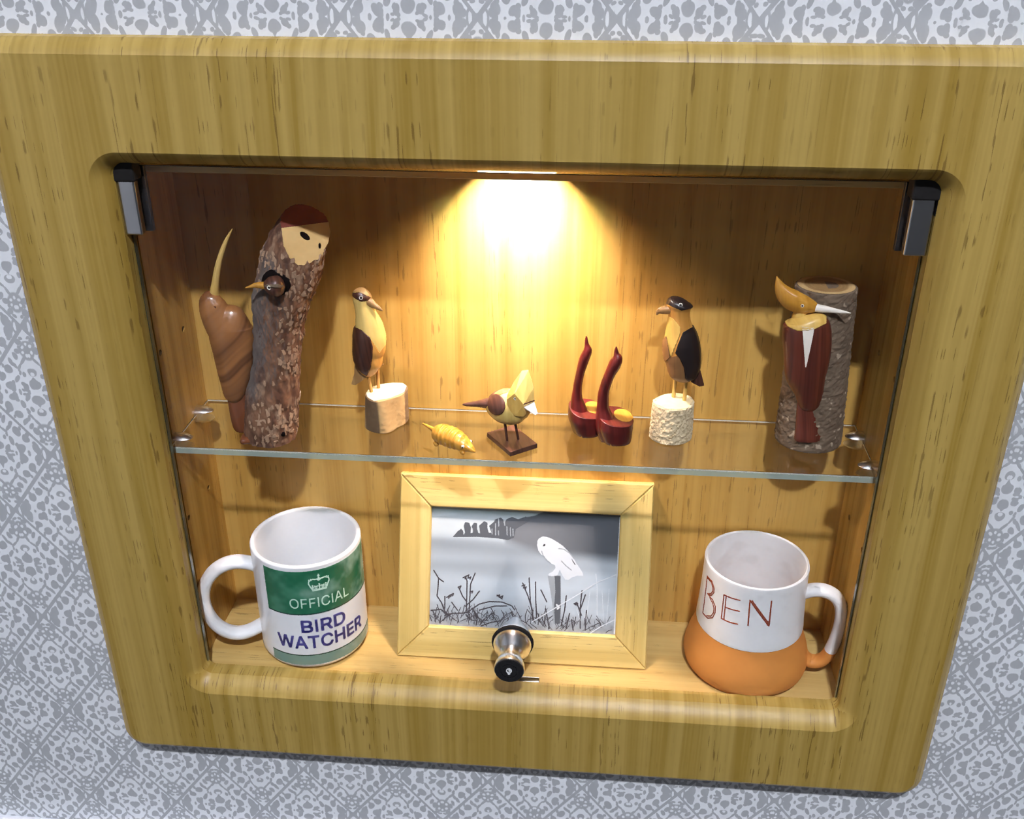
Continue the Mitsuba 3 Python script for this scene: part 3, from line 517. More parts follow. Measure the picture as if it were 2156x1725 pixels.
hd = hull([(6.4, -3.5, 54.4), (7.0, -.5, 54.6), (11.2, -3.0, 55.4), (11.2, 0, 55.0), (3.0, -12.0, 43.0), (9.2, -13.2, 35.8), (15.2, -4.5, 44.8), (15.6, -6.6, 35.6), (13.5, 2.0, 42),
           (1.6, 0, 46), (-2.2, -7.0, 39.8), (-2.4, -9.0, 37), (-1.8, -9.6, 33), (.2, -10.6, 29.5), (3.4, -11.4, 26.5), (8.5, -11.2, 26.0), (12.0, -8, 28), (11, 2, 28), (0, 3, 34)])
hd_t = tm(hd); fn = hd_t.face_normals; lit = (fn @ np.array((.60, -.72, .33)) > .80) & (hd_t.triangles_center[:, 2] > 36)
put(CB + "__head", mm(hd_t.submesh([~lit], append=True)), "yellow_wood", smooth=False, off=o4, label="faceted yellow head and crest")
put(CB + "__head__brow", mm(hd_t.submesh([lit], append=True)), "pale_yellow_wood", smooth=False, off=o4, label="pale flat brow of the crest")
put(CB + "__bill", mm(hull([(5.4, -11.8, 36.0), (15.4, -6.0, 35.4), (8, -11.0, 32.4), (14.6, -5, 31.8), (18.4, -13.5, 30.2), (16.8, -14.0, 29.0), (18.0, -13.0, 28.8)])), "white_wood", smooth=False, off=o4, label="cream bill")
put(CB + "__bill__gape", mm(hull([(9.0, -13.5, 36.6), (15.9, -6.7, 36.4), (9.1, -13.4, 35.9), (15.9, -6.7, 35.7), (12, -7, 36.4), (12, -7, 35.7)])), "dark_wood", smooth=False, off=o4)
eye_on(CB + "__eye", hd_t.subdivide().subdivide().subdivide(), 3.4, 39.4, 1.0, o4, "white_wood", "brown_wood", .25)
put(CB + "__leg", mm(rod((-4.4, -2, 17), (-2.6, -4.0, 3.4), .95, .8)), "dark_wood", off=o4)
put(CB + "__leg", mm(rod((2.2, -.5, 17), (4.8, -1.2, 3.4), .95, .8)), "dark_wood", off=o4)

# ------------------------------------------------------------------ two red long-necked waterfowl
def swan(key, label, off, neck, yaw):
    thing(key, label, "figurine")
    sec = [(0, 9.0, 9.4, .6, 0), (1.0, 9.6, 10.2, .4, 0), (6, 10.9, 11.4, -.4, .3), (12, 11.9, 12.2, -1.0, .8), (18, 12.0, 12.2, -.6, 1.4), (24, 10.8, 11.0, .2, 2.0)]
    t = np.linspace(0, 2 * np.pi, 72, endpoint=False); R = []
    Q = PchipInterpolator([s[0] for s in sec], np.array([s[1:] for s in sec]))
    cy, sy = math.cos(yaw), math.sin(yaw); ct, st = (np.sign(q) * np.abs(q) ** .82 for q in (np.cos(t), np.sin(t)))
    for z in np.linspace(0, 24, 60):
        a, b, cx, cyy = Q(z); x, y = cx + a * ct, cyy + b * st
        R.append(np.stack([x * cy - y * sy, x * sy + y * cy, np.full(72, z)], 1))
    top_n = np.array((.16, -.10, .98)); top_n /= np.linalg.norm(top_n); top_d = float(top_n @ np.array((2.0, 3.0, 17.4)))
    block = mf(loft(R)); trunk_ = block.trim_by_plane((-top_n).tolist(), -top_d)
    rough_ = tm(trunk_.refine_to_length(1.6)); trimesh.smoothing.filter_taubin(rough_, iterations=14); rough_.vertices[:, 2] -= rough_.vertices[:, 2].min()
    body = mf(rough_) + mf(spine(neck, depth=1.0, n=36, m=90)).trim_by_plane([0, 0, 1], .3)
    notch = hull([(-1.3, -14, -1), (1.3, -14, -1), (0, -14, 3.2), (-.6, -6, -1), (.6, -6, -1), (0, -6, 1.6)]).translate([-3.5, 0, 0])
    g = tm(body - notch)
    put(key + "__body", mm(g), "red_wood", smooth=50, off=off, label="dark red body with a long raised neck")
    sad = mf(grown(rough_, .3)) ^ mf(loft(np.array([np.stack([4.4 + 6.6 * k * np.cos(t), 4.0 + 7.6 * k * np.sin(t), np.full(72, z)], 1) for z, k in ((10, 1.0), (26, 1.0))])))
    sad = sad.trim_by_plane(top_n.tolist(), top_d - 2.6)
    put(key + "__back_patch", mm(sad - mf(grown(rough_, -1.0))), "golden_wood", smooth=50, off=off, label="orange yellow patch on the back")
    tip = neck[-1]; put(key + "__bill_tip", mm(rod((tip[0] + .1, 0, tip[1] - 2.6), (tip[0], 0, tip[1] + .2), .8, .3, 14)), "amber_wood", off=off)
swan("waterfowl_figurine", "dark red carved waterfowl with raised neck, right and nearer of the pair", (.0655, .0665, ZS),
     [(-4.0, 2, 7.5), (-6.0, 9, 8.0), (-8.4, 17, 6.2), (-9.9, 25.5, 4.1), (-10.0, 33.5, 3.75), (-8.8, 41, 3.5), (-6.5, 49, 3.5), (-3.5, 56.5, 4.1), (-1.9, 61.6, 3.3), (-2.7, 64.8, 1.7), (-3.0, 67.4, 1.1), (-3.0, 69.8, .3)], .22)
swan("waterfowl_figurine_001", "dark red carved waterfowl with raised neck, left and farther of the pair", (.0455, .0765, ZS),
     [(-2.6, 2, 7.2), (-4.4, 9, 7.6), (-6.4, 18, 5.6), (-7.8, 27, 3.7), (-7.5, 34.5, 3.0), (-6.2, 44, 2.9), (-3.6, 55.6, 3.4), (-1.6, 62.2, 2.8), (-2.3, 66, 1.5), (-2.7, 69.5, 1.0), (-2.8, 72.4, .3)], .30)

# ------------------------------------------------------------------ hoopoe-like bird on the right log
L2 = thing("crested_bird_log", "upright grey log with a mahogany carved bird with yellow crested head and white bill", "ornament")
o5 = (.1967, .079, ZS)
lg = spine([(0, 0, 21.6, 0), (0, 1.2, 22.1, 0), (-.3, 15, 21.8, 0), (-1.2, 50, 20.8, 0), (-2.2, 85, 20.0, 0), (-2.9, 109, 19.4, 0), (-3.0, 111.6, 19.0, 0), (-3.0, 112.0, 18.2, 0)], depth=.93, n=160, m=200)
v = np.asarray(lg.vertices); nn = lg.vertex_normals; ok = (v[:, 2] > .6) & (v[:, 2] < 111.4)
knots = np.array([[2, -19, 88], [4, -18.5, 68], [2, -19, 62], [6, -18, 78], [-14, -14, 30], [10, -16, 20], [14, -13, 45], [0, -20, 12], [9, -17, 56]])
kd, _ = cKDTree(knots).query(v); bump = np.exp(-(kd / 2.4) ** 2) * .9 - np.exp(-(kd / 1.0) ** 2) * .7
v = v + nn * (ok * ((meshkit.fbm(v * np.array([.5, .5, .42]), 4, 2) - .5) * 2.4 + bump))[:, None]; lg.vertices = v
put(L2 + "__log", mm(lg), "grey_bark", smooth=25, off=o5, label="grey brown bark log")
put(L2 + "__log__sawn_top", mm(loft([np.stack([-3 + 18.0 * s * np.cos(t), 16.8 * s * np.sin(t), np.full(90, z)], 1) for t in [np.linspace(0, 2 * np.pi, 90, endpoint=False)] for s, z in ((.98, 111.5), (1, 112.1), (.86, 112.5), (.80, 112.2), (.4, 112.0))])), "ring_wood", smooth=20, off=o5, label="sawn top with growth rings")
yb = -17.5; KX5 = -.25
hb = spine([(-17.5, 98.0, 1.0), (-17.3, 97.2, 7.5), (-16.6, 95, 12.4), (-15.9, 91, 14.6), (-14.5, 84, 15.3), (-12.9, 74, 14.9), (-11.6, 58, 13.3), (-9.6, 50.5, 11.2), (-8.0, 45, 9.5), (-6.9, 38.5, 7.8), (-6.0, 33, 5.6), (-5.6, 30.4, 2.2)], depth=.66, n=64, m=110, y=yb)
put(L2 + "__bird_body", mm(hb), "mahogany", off=o5, label="mahogany red bird body")
put(L2 + "__bird_body__collar", mm(inlay(hb, [(-29.5, 92.6), (-28, 104), (-4, 104), (-2.6, 91.6), (-8, 88.2), (-13, 86.4), (-19.7, 86.0), (-26.1, 88.6)], .25, -.25, y0=-60, y1=-2, kz=.36, yref=-14)), "yellow_wood", off=o5, label="pale yellow collar")
put(L2 + "__bird_body__shirt_front", mm(inlay(hb, [(-20.2, 93.5), (-12.6, 93.5), (-14.2, 66.2), (-14.8, 66.2)], .25, 0, 0, y0=-60, y1=-18, round_=0)), "white_wood", off=o5, label="white wedge on the breast")
put(L2 + "__tail", mm(spine([(-6.8, 40, 6.6, -16.0), (-6.4, 33, 7.6, -16.4), (-5.2, 20, 8.2, -17.4), (-4.4, 11, 8.8, -18.4), (-4.3, 9.2, 8.4, -18.5)], depth=.42, n=40)), "mahogany", off=o5, smooth=30, label="mahogany tail")
put(L2 + "__neck", mm(rod((-20.5, yb + 2, 95), (-20, yb + 2, 103), 4.6, 3.8)), "yellow_wood", off=o5)
hh = spine([(-37.8, 122.6, .3), (-36.6, 119.4, 1.8), (-34.6, 115.2, 3.8), (-31, 110.8, 5.6), (-26, 107.3, 6.6), (-20.5, 105.0, 6.2), (-14.8, 103.6, 4.6), (-11.4, 103.0, 3.0), (-10.0, 102.9, 1.4)], depth=.85, n=44, m=70, y=yb + .5)
put(L2 + "__crested_head", mm(hh), "golden_wood", smooth=60, off=o5, label="glossy yellow head with a swept back crest")
put(L2 + "__crested_head__bill", mm(spine([(-13, 103.2, 2.6, yb), (-9, 102.9, 2.5, yb - 1), (0, 103.0, 1.5, yb - 4.5), (5.5, 103.0, .8, yb - 6.5), (8.4, 103.0, .25, yb - 7.5)], depth=.9, n=24)), "white_wood", off=o5, label="white pointed bill")
eye_on(L2 + "__crested_head__eye", hh, -20.9, 105.8, 1.0, o5, "white_wood", "brown_wood", .2)

# ------------------------------------------------------------------ mugs
def cup_profile(out, wall, floor_z):
    o = np.array(out); inn = [(r - wall, z) for r, z in reversed(out) if z > floor_z + .006]
    top = out[-1]; lip = [(top[0] - wall / 2 + wall / 2 * math.cos(a), top[1] + wall / 2 * math.sin(a)) for a in np.linspace(.3, math.pi - .3, 7)]
    r = inn[-1][0]; return [(0, 0)] + list(out) + lip + inn + [(r - .002, floor_z + .0022), (r - .006, floor_z), (0, floor_z)]
def arc_handle(pts, w, h, n=24, m=70):
    """A handle in the local (r, z) plane: pts of (r, z); half sizes w (across) and h (in plane)."""
    P = np.array(pts, float); s = np.r_[0, np.cumsum(np.linalg.norm(np.diff(P, axis=0), axis=1))]
    from scipy.interpolate import CubicSpline
    cs = CubicSpline(s, P); t = np.linspace(0, s[-1], m); q = cs(t); d = cs(t, 1); d /= np.linalg.norm(d, axis=1, keepdims=True)
    u = np.stack([d[:, 1], -d[:, 0]], 1); th = np.linspace(0, 2 * np.pi, n, endpoint=False)
    R = np.zeros((m, n, 3)); R[..., 0] = q[:, None, 0] + u[:, None, 0] * h * np.cos(th); R[..., 2] = q[:, None, 1] + u[:, None, 1] * h * np.cos(th); R[..., 1] = w * np.sin(th)
    return loft(R)
def turn(m, dirn, c):
    a = math.atan2(dirn[1], dirn[0]); g = m.copy(); g.apply_transform(trimesh.transformations.rotation_matrix(a, (0, 0, 1))); g.apply_translation((c[0], c[1], ZF)); return g
def wrap(flat, R, c, depth0=0.0, maxe=.0012, rz=None):
    """A flat mesh (x along the circumference in radians * R, y up, z out) laid round a mug."""
    m = flat.copy(); v_, f_ = trimesh.remesh.subdivide_to_size(m.vertices, m.faces, maxe, max_iter=14)
    th = v_[:, 0] / .0405; r = (R if rz is None else rz(v_[:, 1])) + v_[:, 2] + depth0
    m = trimesh.Trimesh(np.stack([c[0] + r * np.cos(th), c[1] + r * np.sin(th), ZF + v_[:, 1]], 1), f_, process=False); return m
def flat(poly, d=.0002):
    return trimesh.util.concatenate([trimesh.creation.extrude_polygon(g, d, engine="earcut") for g in getattr(poly, "geoms", [poly])])
def rad(deg): return math.radians(deg) * .0405
M1 = thing("mug", "white mug with green panel reading OFFICIAL BIRD WATCHER, at the lower left", "mug")
c1 = (-.1593, .0642)
put(M1 + "__body", lathe(cup_profile([(.0345, 0), (.0362, .0006), (.0390, .0032), (.0405, .0065)] + [(.0405, z) for z in np.linspace(.012, .0935, 12)], .0036, .006), 128), "ceramic", smooth=40, off=(c1[0], c1[1], ZF))
hm = turn(arc_handle([(.036, .0735), (.0440, .0780), (.0540, .0800), (.0655, .0762), (.0750, .0650), (.0786, .0500), (.0760, .0330), (.0680, .0200), (.0570, .0145), (.0460, .0165), (.036, .0215)], .0066, .0047), (-.948, -.317), c1)
put(M1 + "__handle", hm, "ceramic", smooth=60, label="white looped handle")
put(M1 + "__green_panel", wrap(flat(sbox(rad(-122.5), .0538, rad(8), .0912)), .0405, c1), "green_print", smooth=40, label="green printed panel")
put(M1 + "__panel_rule", wrap(flat(sbox(rad(-122.5), .0530, rad(8), .0540), .00025), .0405, c1), "dark_line", smooth=40)
put(M1 + "__lower_band", wrap(flat(sbox(rad(-124), .0066, rad(8), .0156)), .0405, c1, rz=lambda z: np.where(z < .0065, .0390 + (z - .0032) / .0033 * .0015, .0405)), "faded_green_print", smooth=40, label="faded green band near the foot")
put(M1 + "__lower_band__rule", wrap(flat(sbox(rad(-124), .0153, rad(8), .0160), .00025), .0405, c1), "dark_line", smooth=40)
def word(text, a0, a1, z0, cap, bold=False):
    m = meshkit.text_mesh(text, cap, .00035, bold)
    glyphs = sorted(m.split(only_watertight=False), key=lambda g: g.bounds[:, 0].mean())
    assert len(glyphs) == len(text), (text, len(glyphs))
    stem, out, shift = cap * (.165 if bold else .125), [], 0.0
    for ch, g in zip(text, glyphs):
        g.apply_translation((-shift, 0, 0))
        if ch == "I":   # a plain sans-serif stroke
            b0, b1 = g.bounds; extra = (b1[0] - b0[0] - stem) * .6
            g = trimesh.creation.box((stem, b1[1] - b0[1], b1[2] - b0[2])); g.apply_translation((b0 + b1) / 2 - [extra / 2, 0, 0]); shift += extra
        out.append(g)
    m = trimesh.util.concatenate(out); lo, hi = m.bounds[0][0], m.bounds[1][0]
    m.vertices = np.stack([rad(a0) + (m.vertices[:, 0] - lo) * (rad(a1) - rad(a0)) / (hi - lo), z0 + m.vertices[:, 1], m.vertices[:, 2]], 1)
    return wrap(m, .0405, c1, .00005)
put(M1 + "__word", word("OFFICIAL", -95, -31.5, .0592, .0083), "mint_print", smooth=20, label="pale word OFFICIAL")
put(M1 + "__word", word("BIRD", -86, -38.5, .0372, .0105, True), "navy_print", smooth=20, label="navy word BIRD")
put(M1 + "__word", word("WATCHER", -114, -15, .0225, .0108, True), "navy_print", smooth=20, label="navy word WATCHER")
# crown emblem, drawn in mm: band, arches, beads, crosses
cr = [Polygon([(-5.2, 0), (5.2, 0), (5.6, 1.0), (-5.6, 1.0)]), LineString([(-5.4, 1.7), (0, 1.2), (5.4, 1.7)]).buffer(.25),
      LineString([(-5.6, 2.0), (-7.6, 6.6), (-7.2, 8.6), (-4.6, 9.9), (-1.6, 9.6), (-.2, 8.4)]).buffer(.45), LineString([(5.6, 2.0), (7.6, 6.6), (7.2, 8.6), (4.6, 9.9), (1.6, 9.6), (.2, 8.4)]).buffer(.45),
      Point(0, 10.0).buffer(.95), sbox(-.35, 10.6, .35, 13.6), sbox(-1.1, 11.8, 1.1, 12.5)]
for x in (-7.1, -5.9, -4.4, -2.9): cr += [Point(s * x, 9.0 + .5 * math.sin((x + 7) * 1.0) + .8).buffer(.42) for s in (-1, 1)]
for x, hgt in ((0, 5.2), (-4.9, 4.6), (4.9, 4.6)): cr += [sbox(x - .35, 1.2, x + .35, hgt), sbox(x - 1.1, hgt - 1.9, x + 1.1, hgt - 1.2), Point(x, hgt).buffer(.6)]
for x in (-2.5, 2.5): cr += [LineString([(x - 1.1, 4.4), (x - .5, 2.2), (x, 1.6), (x + .5, 2.2), (x + 1.1, 4.4)]).buffer(.3), Point(x, 3.6).buffer(.6)]
cr = affinity.translate(affinity.scale(unary_union(cr), .00098, .00105, origin=(0, 0)), rad(-63.2), .0735)
put(M1 + "__crown_emblem", wrap(flat(cr, .00035), .0405, c1, .00005), "mint_print", smooth=20, label="pale crown emblem")

M2 = thing("mug_001", "flared mug, white above and bare orange clay below, lettered BEN, at the lower right", "mug")
c2 = (.1709, .0655)
out2 = [(.0398, 0), (.0422, .0010), (.0447, .0045), (.0458, .0095), (.0455, .0150), (.0438, .0220), (.0415, .0285), (.0396, .0345), (.0386, .0395)]
up2 = [(.0388, .0398), (.0389, .0420), (.0384, .0480), (.0377, .0600), (.0371, .0750), (.0369, .0880), (.0370, .0915)]
put(M2 + "__clay_body", lathe([(0, 0)] + out2 + [(.0360, .0395), (.0345, .030), (.034, .008), (0, .008)], 128), "terracotta", smooth=40, off=(c2[0], c2[1], ZF), label="bare orange clay foot")
put(M2 + "__glazed_body", lathe(up2 + [(.0367, .0927), (.0356, .0934), (.0346, .0926), (.0344, .0905), (.0345, .075), (.0352, .050), (.0355, .030), (.0345, .016), (.030, .0105), (0, .0100), (0, .0085), (.0340, .0095), (.0362, .020), (.0362, .0396)], 128), "ceramic_grey", smooth=40, off=(c2[0], c2[1], ZF), label="white glazed upper part")
hp = [(.0345, .0700), (.0400, .0735), (.0480, .0752), (.0575, .0715), (.0625, .0620), (.0638, .0500), (.0630, .0380), (.0605, .0240), (.0545, .0125), (.0475, .0105), (.0420, .0150), (.0375, .0205)]
h2 = mf(arc_handle(hp, .0062, .0045, m=110)); cutp2 = box(-.1, .1, -.1, .1, .0245, .2)
for nm, mtl, piece, lb in (("handle", "ceramic_grey", h2 ^ cutp2, "glazed upper handle"), ("handle_foot", "terracotta", h2 - cutp2, "clay lower handle")):
    put(M2 + "__" + nm, turn(tm(piece), (.98, -.2), c2), mtl, smooth=40, label=lb)
def stroke(pts, w=.00045):
    """A scratched line on the mug: pts of (degrees, z in mm)."""
    ln = LineString([(rad(a), z * .001) for a, z in pts]); return ln.buffer(w)
letters = {"B": [[(-163, 83.5), (-160.5, 52)], [(-163, 83.5), (-152, 83.8), (-147, 80), (-146.5, 76.5), (-150, 72.5), (-156, 70.5)], [(-163, 82.6), (-153, 82.6), (-149, 79.4), (-148.6, 76.8), (-151, 73.6), (-156, 71.2)], [(-157, 70.8), (-147, 70.0), (-141.5, 66.5), (-140.5, 61.5), (-143, 56), (-150, 52.4), (-160.5, 52)], [(-152, 69.6), (-146, 67.4), (-143.2, 64.5), (-142.6, 60.5), (-146, 56), (-152, 53.6)]],
           "E": [[(-132.4, 80.3), (-131.6, 60.2)], [(-129.4, 79.5), (-128.4, 60.8)], [(-132.4, 80.3), (-122, 80.6), (-113.4, 81.2)], [(-128.9, 70.8), (-120, 71.4), (-112.4, 72.0)], [(-131.6, 60.2), (-122, 60.2), (-112.6, 61.0)]],
           "N": [[(-101.6, 62.2), (-103, 83.2)], [(-103, 83.2), (-80.0, 62.9)], [(-100.6, 83.0), (-82.2, 66.6)], [(-79.6, 62.9), (-80.4, 83.6)], [(-81.6, 63.6), (-81.4, 66.4)]]}
r2 = PchipInterpolator([p[1] for p in up2], [p[0] for p in up2])
for ch, ss in letters.items():
    m = flat(unary_union([stroke(s, .0004 if ch != "N" else .0005) for s in ss]), .0003)
    put(M2 + "__letter", wrap(m, 0, c2, rz=lambda z: r2(np.clip(z, .0398, .0915))), "rust_line", smooth=20, label=f"hand drawn outlined letter {ch}")

# ------------------------------------------------------------------ framed owl photograph
PF = thing("picture_frame", "light oak picture frame with a misty black and white owl photograph, leaning on the back", "picture frame")
lean, pw, ph, iw, ih, th_ = .372, .1888, .1408, .1413, .0922, .010
def lean_m(m):
    """From frame space (x right, y up along the frame, z out of its face) into the cabinet."""
    g = m.copy() if isinstance(m, trimesh.Trimesh) else tm(m); v = np.asarray(g.vertices)
    ca, sa = math.cos(lean), math.sin(lean)
    g.vertices = np.stack([.0021 + v[:, 0], .0462 - .0035 + v[:, 1] * sa - v[:, 2] * ca + .0035, ZF + .0008 + v[:, 1] * ca + v[:, 2] * sa], 1); return g
def rail(poly):
    p = Polygon(poly).buffer(-.0009, join_style=2); a = trimesh.creation.extrude_polygon(Polygon(poly), th_ - .0012, engine="earcut"); b = trimesh.creation.extrude_polygon(p, .0002, engine="earcut")
    a.apply_translation((0, 0, -th_ + .0)); b.apply_translation((0, 0, -.0002)); return hull(np.vstack([a.vertices, b.vertices]))
X, x_, Y1, y0_, y1_ = pw / 2, iw / 2, ph, (ph - ih) / 2, (ph + ih) / 2
for nm, poly, mt in (("top_rail", [(-X, Y1), (X, Y1), (x_, y1_), (-x_, y1_)], "ash_across"), ("bottom_rail", [(-X, 0), (X, 0), (x_, y0_), (-x_, y0_)], "ash_across"), ("stile", [(-X, 0), (-X, Y1), (-x_, y1_), (-x_, y0_)], "ash_up"), ("stile", [(X, 0), (X, Y1), (x_, y1_), (x_, y0_)], "ash_up")):
    put(PF + "__" + nm, lean_m(rail(poly)), mt, smooth=20)
put(PF + "__backing", lean_m(box(-X + .004, X - .004, .004, Y1 - .004, -th_ - .001, -th_ + .003)), "black_rubber", smooth=False)
def photo(p, n, uv):
    u, v = uv.x, uv.y + .012 * (noise(uv.x * 3, uv.y * 9) - .5)
    sky = mix((.50, .58, .62), (.74, .83, .88), smoothstep(.97, .86, v + .10 * (u - .1)))
    hill = mix((.10, .115, .135), (.25, .27, .30), smoothstep(.96, .80, v) * smoothstep(.98, .5, u))
    rise = .885 + .12 * smoothstep(.42, .72, u) + .02 * noise(u * 40, 2.0)
    top = mix(sky, hill, smoothstep(-.006, .006, rise - v) * smoothstep(.385, .41, u))
    mist = .52 + .22 * noise(u * 2.2, v * 13, 4.0) - .13 * smoothstep(.10, .0, dr.abs(v - .50 + .02 * u)) * smoothstep(.65, .1, u) - .12 * smoothstep(.09, .0, dr.abs(v - .655)) - .14 * smoothstep(.06, .0, dr.abs(v - .60)) * smoothstep(.6, .95, u)
    mist = mist + .10 * smoothstep(.5, .3, v)
    low = mi.Color3f(mist * .88, mist * 1.01, mist * 1.13)
    edge = .745 - .11 * smoothstep(.30, .62, u) - .03 * smoothstep(.6, 1.0, u)
    c = mix(low, top, smoothstep(-.05, .06, v - edge) * (smoothstep(.0, .05, v - edge + .06)))
    brush = smoothstep(.30, .02, v + .05 * noise(u * 30, v * 30)) * (.55 + .45 * noise(u * 60, v * 40, 3.0))
    return mix(c, mi.Color3f(.20, .19, .21), .72 * brush) * .62
mat("photo_print", mikit.proc(photo), rough=.25, coat=.3)
for k_, c_ in (("print_white", (.52, .56, .60)), ("print_dark", (.03, .03, .036)), ("print_mid", (.085, .095, .11)), ("print_pale", (.26, .29, .32)), ("print_brush", (.05, .047, .055))): mat(k_, c_, rough=.3)
pq = trimesh.Trimesh([(-x_ - .002, y0_ - .002, -.0050), (x_ + .002, y0_ - .002, -.0050), (x_ + .002, y1_ + .002, -.0050), (-x_ - .002, y1_ + .002, -.0050)], [[0, 1, 2], [0, 2, 3]], process=False)
PH = PF + "__photograph"
put(PH, lean_m(pq), "photo_print", smooth=False, uv=np.array([(0, 0), (1, 0), (1, 1), (0, 1.0)]), label="misty black and white photograph")
def pr(shape, mtl, name, lift=.0001, label=None, clip=True):
    """Printed shape in photo units: u 0..1 to the right, v 0..1 upward."""
    s = affinity.translate(affinity.scale(shape, iw, ih, origin=(0, 0)), -iw / 2, y0_)
    s = s.intersection(sbox(-iw / 2, y0_, iw / 2, y1_))
    g = [q for q in getattr(s, "geoms", [s]) if q.geom_type == "Polygon" and q.area > 1e-9]
    m = trimesh.util.concatenate([trimesh.creation.extrude_polygon(q, .00006, engine="earcut") for q in g]); m.apply_translation((0, 0, -.0050 + lift)); put(PH + "__" + name, lean_m(m), mtl, smooth=False, label=label)
def poly(pts): return Polygon(pts).buffer(0)
AS = iw / ih
def line(pts, w): return affinity.scale(affinity.scale(LineString(pts), AS, 1, origin=(0, 0)).buffer(w, cap_style=1, quad_segs=3), 1 / AS, 1, origin=(0, 0))
# zoomed photograph: left 135..2030, top 150..1450 of a 2156 x 1533 crop, sheared a little
def Z(x, y):
    t = (x - 125) / 1880.0; ytop = 152 + 78 * t; ybot = 1330 + 118 * t; return (t - .012 * (y - 700) / 1200 * -1, (ybot - y) / (ybot - ytop))
owl = poly([Z(*q) for q in [(1200, 500), (1215, 475), (1250, 458), (1290, 460), (1340, 480), (1400, 515), (1450, 550), (1500, 600), (1550, 665), (1590, 730), (1620, 770), (1650, 820), (1655, 845), (1600, 845), (1550, 860), (1510, 888), (1485, 885), (1460, 850), (1435, 800), (1425, 770), (1415, 800), (1400, 840), (1360, 850), (1315, 845), (1320, 828), (1360, 805), (1385, 770), (1380, 740), (1330, 720), (1295, 680), (1265, 650), (1235, 630), (1210, 590), (1198, 545)]]).buffer(.004).buffer(-.002)
pr(owl, "print_white", "owl", .00022, "white owl perched on the post")
pr(poly([Z(*q) for q in [(1250, 550), (1262, 530), (1280, 534), (1270, 552)]]), "print_dark", "owl_eye", .0003)
pr(poly([Z(*q) for q in [(1540, 675), (1560, 700), (1580, 735), (1575, 740), (1550, 705)]]), "print_mid", "owl_wing_mark", .0003)
pr(unary_union([line([Z(*q) for q in a], .004) for a in ([(1410, 575), (1460, 580), (1520, 620), (1560, 670)], [(1240, 600), (1255, 640), (1290, 690), (1330, 720)], [(1440, 700), (1490, 750), (1540, 790)])]), "print_pale", "owl_shading", .0003)
pr(poly([Z(*q) for q in [(1305, 845), (1340, 838), (1435, 845), (1440, 1000), (1443, 1180), (1440, 1330), (1370, 1330), (1360, 1150), (1335, 1000)]]), "print_pale", "post", .00015, "wooden fence post")
pr(poly([Z(*q) for q in [(1375, 850), (1432, 850), (1436, 1000), (1440, 1180), (1436, 1330), (1385, 1330), (1375, 1150), (1385, 1000)]]), "print_mid", "post_shade", .0002)
pr(unary_union([line([Z(*q) for q in a], w) for a, w in (([(1155, 1312), (1405, 1160), (1640, 1020), (1800, 915), (1990, 835)], .0042), ([(1740, 1430), (1850, 1360), (1990, 1290)], .004), ([(1400, 1140), (1425, 1165), (1410, 1180)], .008), ([(1785, 830), (1800, 960), (1806, 1250)], .003), ([(1850, 1000), (1870, 1300)], .002), ([(1730, 1010), (1700, 1280)], .002), ([(1920, 980), (1900, 1350)], .002), ([(1600, 1180), (1640, 1300)], .002))]), "print_white", "wire", .0003, "pale fence wire")
tr = poly([Z(*q) for q in [(345, 462), (390, 410), (430, 380), (450, 400), (455, 440), (470, 420), (455, 350), (470, 315), (510, 320), (530, 370), (525, 425), (545, 420), (550, 390), (535, 355), (560, 320), (590, 325), (590, 380), (605, 425), (622, 425), (610, 350), (660, 305), (695, 320), (695, 380), (710, 420), (735, 420), (712, 350), (760, 310), (775, 285), (825, 268), (855, 290), (858, 330), (878, 300), (884, 285), (940, 262), (1000, 285), (1080, 258), (1120, 300), (980, 380), (960, 470), (900, 490), (780, 472), (600, 460)]])
pr(tr, "print_mid", "tree_line", .0001, "dark tree line on the hill")
gaps = [line([Z(x, y0), Z(x + 3, y1)], .0045) for x, y0, y1 in ((775, 330, 440), (806, 280, 350), (865, 295, 345), (890, 360, 440), (925, 370, 450), (950, 380, 445), (740, 380, 430), (805, 400, 440))]
pr(unary_union(gaps), "print_pale", "tree_gaps", .0002)
tw, r7 = [], np.random.default_rng(11)
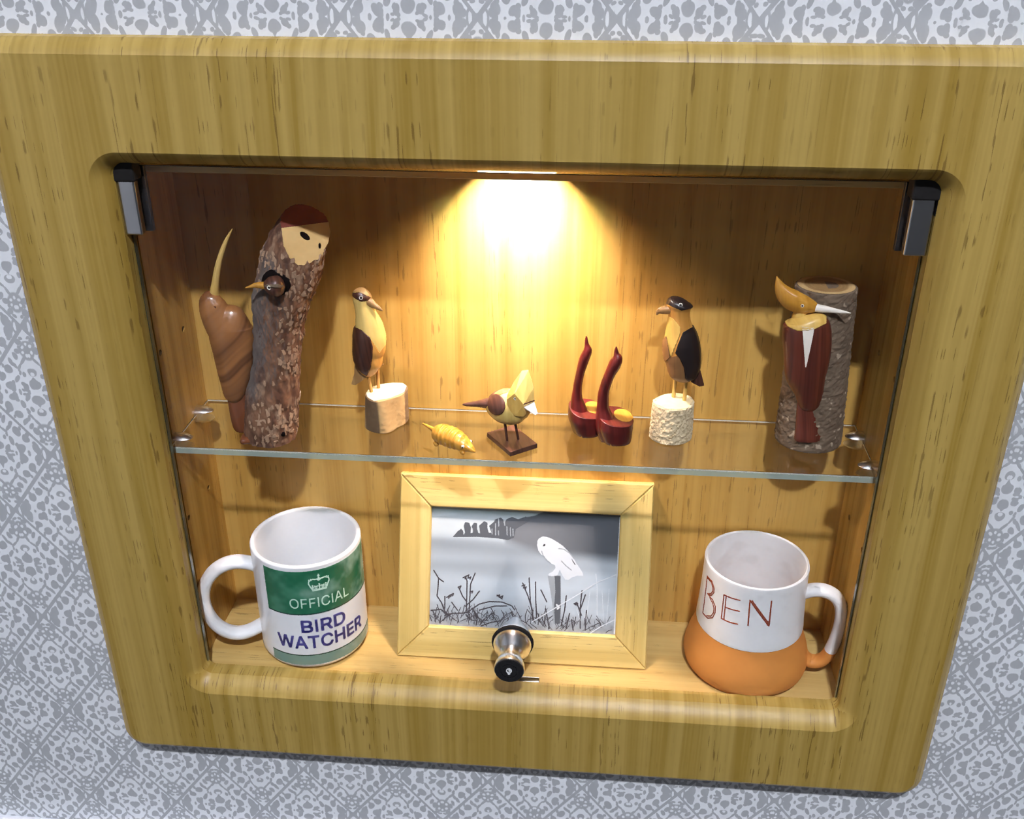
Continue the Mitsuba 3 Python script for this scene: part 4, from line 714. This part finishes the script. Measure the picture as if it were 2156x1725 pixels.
main = [[(155, 790), (205, 870), (200, 960), (190, 1045), (235, 1110), (265, 1190)], [(205, 870), (255, 905)], [(490, 1200), (495, 900), (480, 860)], [(520, 1180), (530, 930), (575, 820)], [(500, 1210), (620, 1130), (720, 1105), (850, 1110), (950, 1150), (980, 1190)], [(480, 1150), (560, 1080), (620, 1000)], [(410, 960), (450, 1050), (490, 1100)], [(640, 1350), (740, 1315), (830, 1300)], [(270, 1240), (350, 1220), (440, 1220), (510, 1210)], [(130, 1190), (230, 1180), (300, 1230)], [(340, 1110), (400, 1190)], [(560, 1180), (600, 1280), (590, 1340)], [(620, 1190), (780, 1150), (900, 1150)], [(270, 1050), (270, 1170)], [(800, 1040), (850, 1080)], [(1120, 870), (1135, 1100), (1170, 1290)], [(1185, 910), (1190, 1100), (1200, 1260)], [(1055, 920), (1110, 1050), (1160, 1200)], [(1240, 990), (1300, 1110)], [(1650, 1000), (1635, 1170), (1640, 1380)], [(1685, 1040), (1640, 1180)], [(1495, 1050), (1480, 1200), (1450, 1350)], [(1530, 1230), (1500, 1380)], [(1550, 1290), (1570, 1400)], [(1700, 1200), (1690, 1400)], [(1290, 1180), (1330, 1380)], [(1600, 1120), (1650, 1250)]]
for a in main: tw.append(line([Z(*q) for q in a], .0048))
for _ in range(150):
    x = r7.uniform(130, 1350) if r7.random() < .75 else r7.uniform(1350, 1900); base = 1330 + 118 * (x - 125) / 1880 - r7.uniform(10, 110); L_ = r7.uniform(60, 170) * (1 if x < 1350 else .7)
    a = r7.normal(0, .6); b = a + r7.normal(0, .5); p0 = (x, base); p1 = (x + L_ * .5 * math.sin(a), base - L_ * .5 * math.cos(a)); p2 = (p1[0] + L_ * .5 * math.sin(b), p1[1] - L_ * .5 * math.cos(b))
    tw.append(line([Z(*p0), Z(*p1), Z(*p2)], r7.uniform(.0015, .0035)))
for x, y in ((470, 865), (500, 850), (520, 870), (325, 1045), (345, 1035), (305, 1060), (815, 1050), (845, 1060), (1065, 950), (1080, 970), (1590, 1130), (1600, 1140), (420, 960), (540, 1010)): tw.append(line([Z(x - 16, y), Z(x + 12, y - 12), Z(x + 4, y + 10)], .005))
pr(unary_union(tw), "print_brush", "twigs", .0001, "dark twigs and brambles along the bottom"); labels[PH + "__twigs"]["kind"] = "stuff"
pr(poly([Z(*q) for q in [(2006, 260), (2018, 260), (1990, 1440), (1974, 1438)]]), "print_white", "margin", .0003)

for k in list(scene):
    assert "__" in k or k in labels or not isinstance(scene[k], dict) or scene[k].get("type") != "ply", k
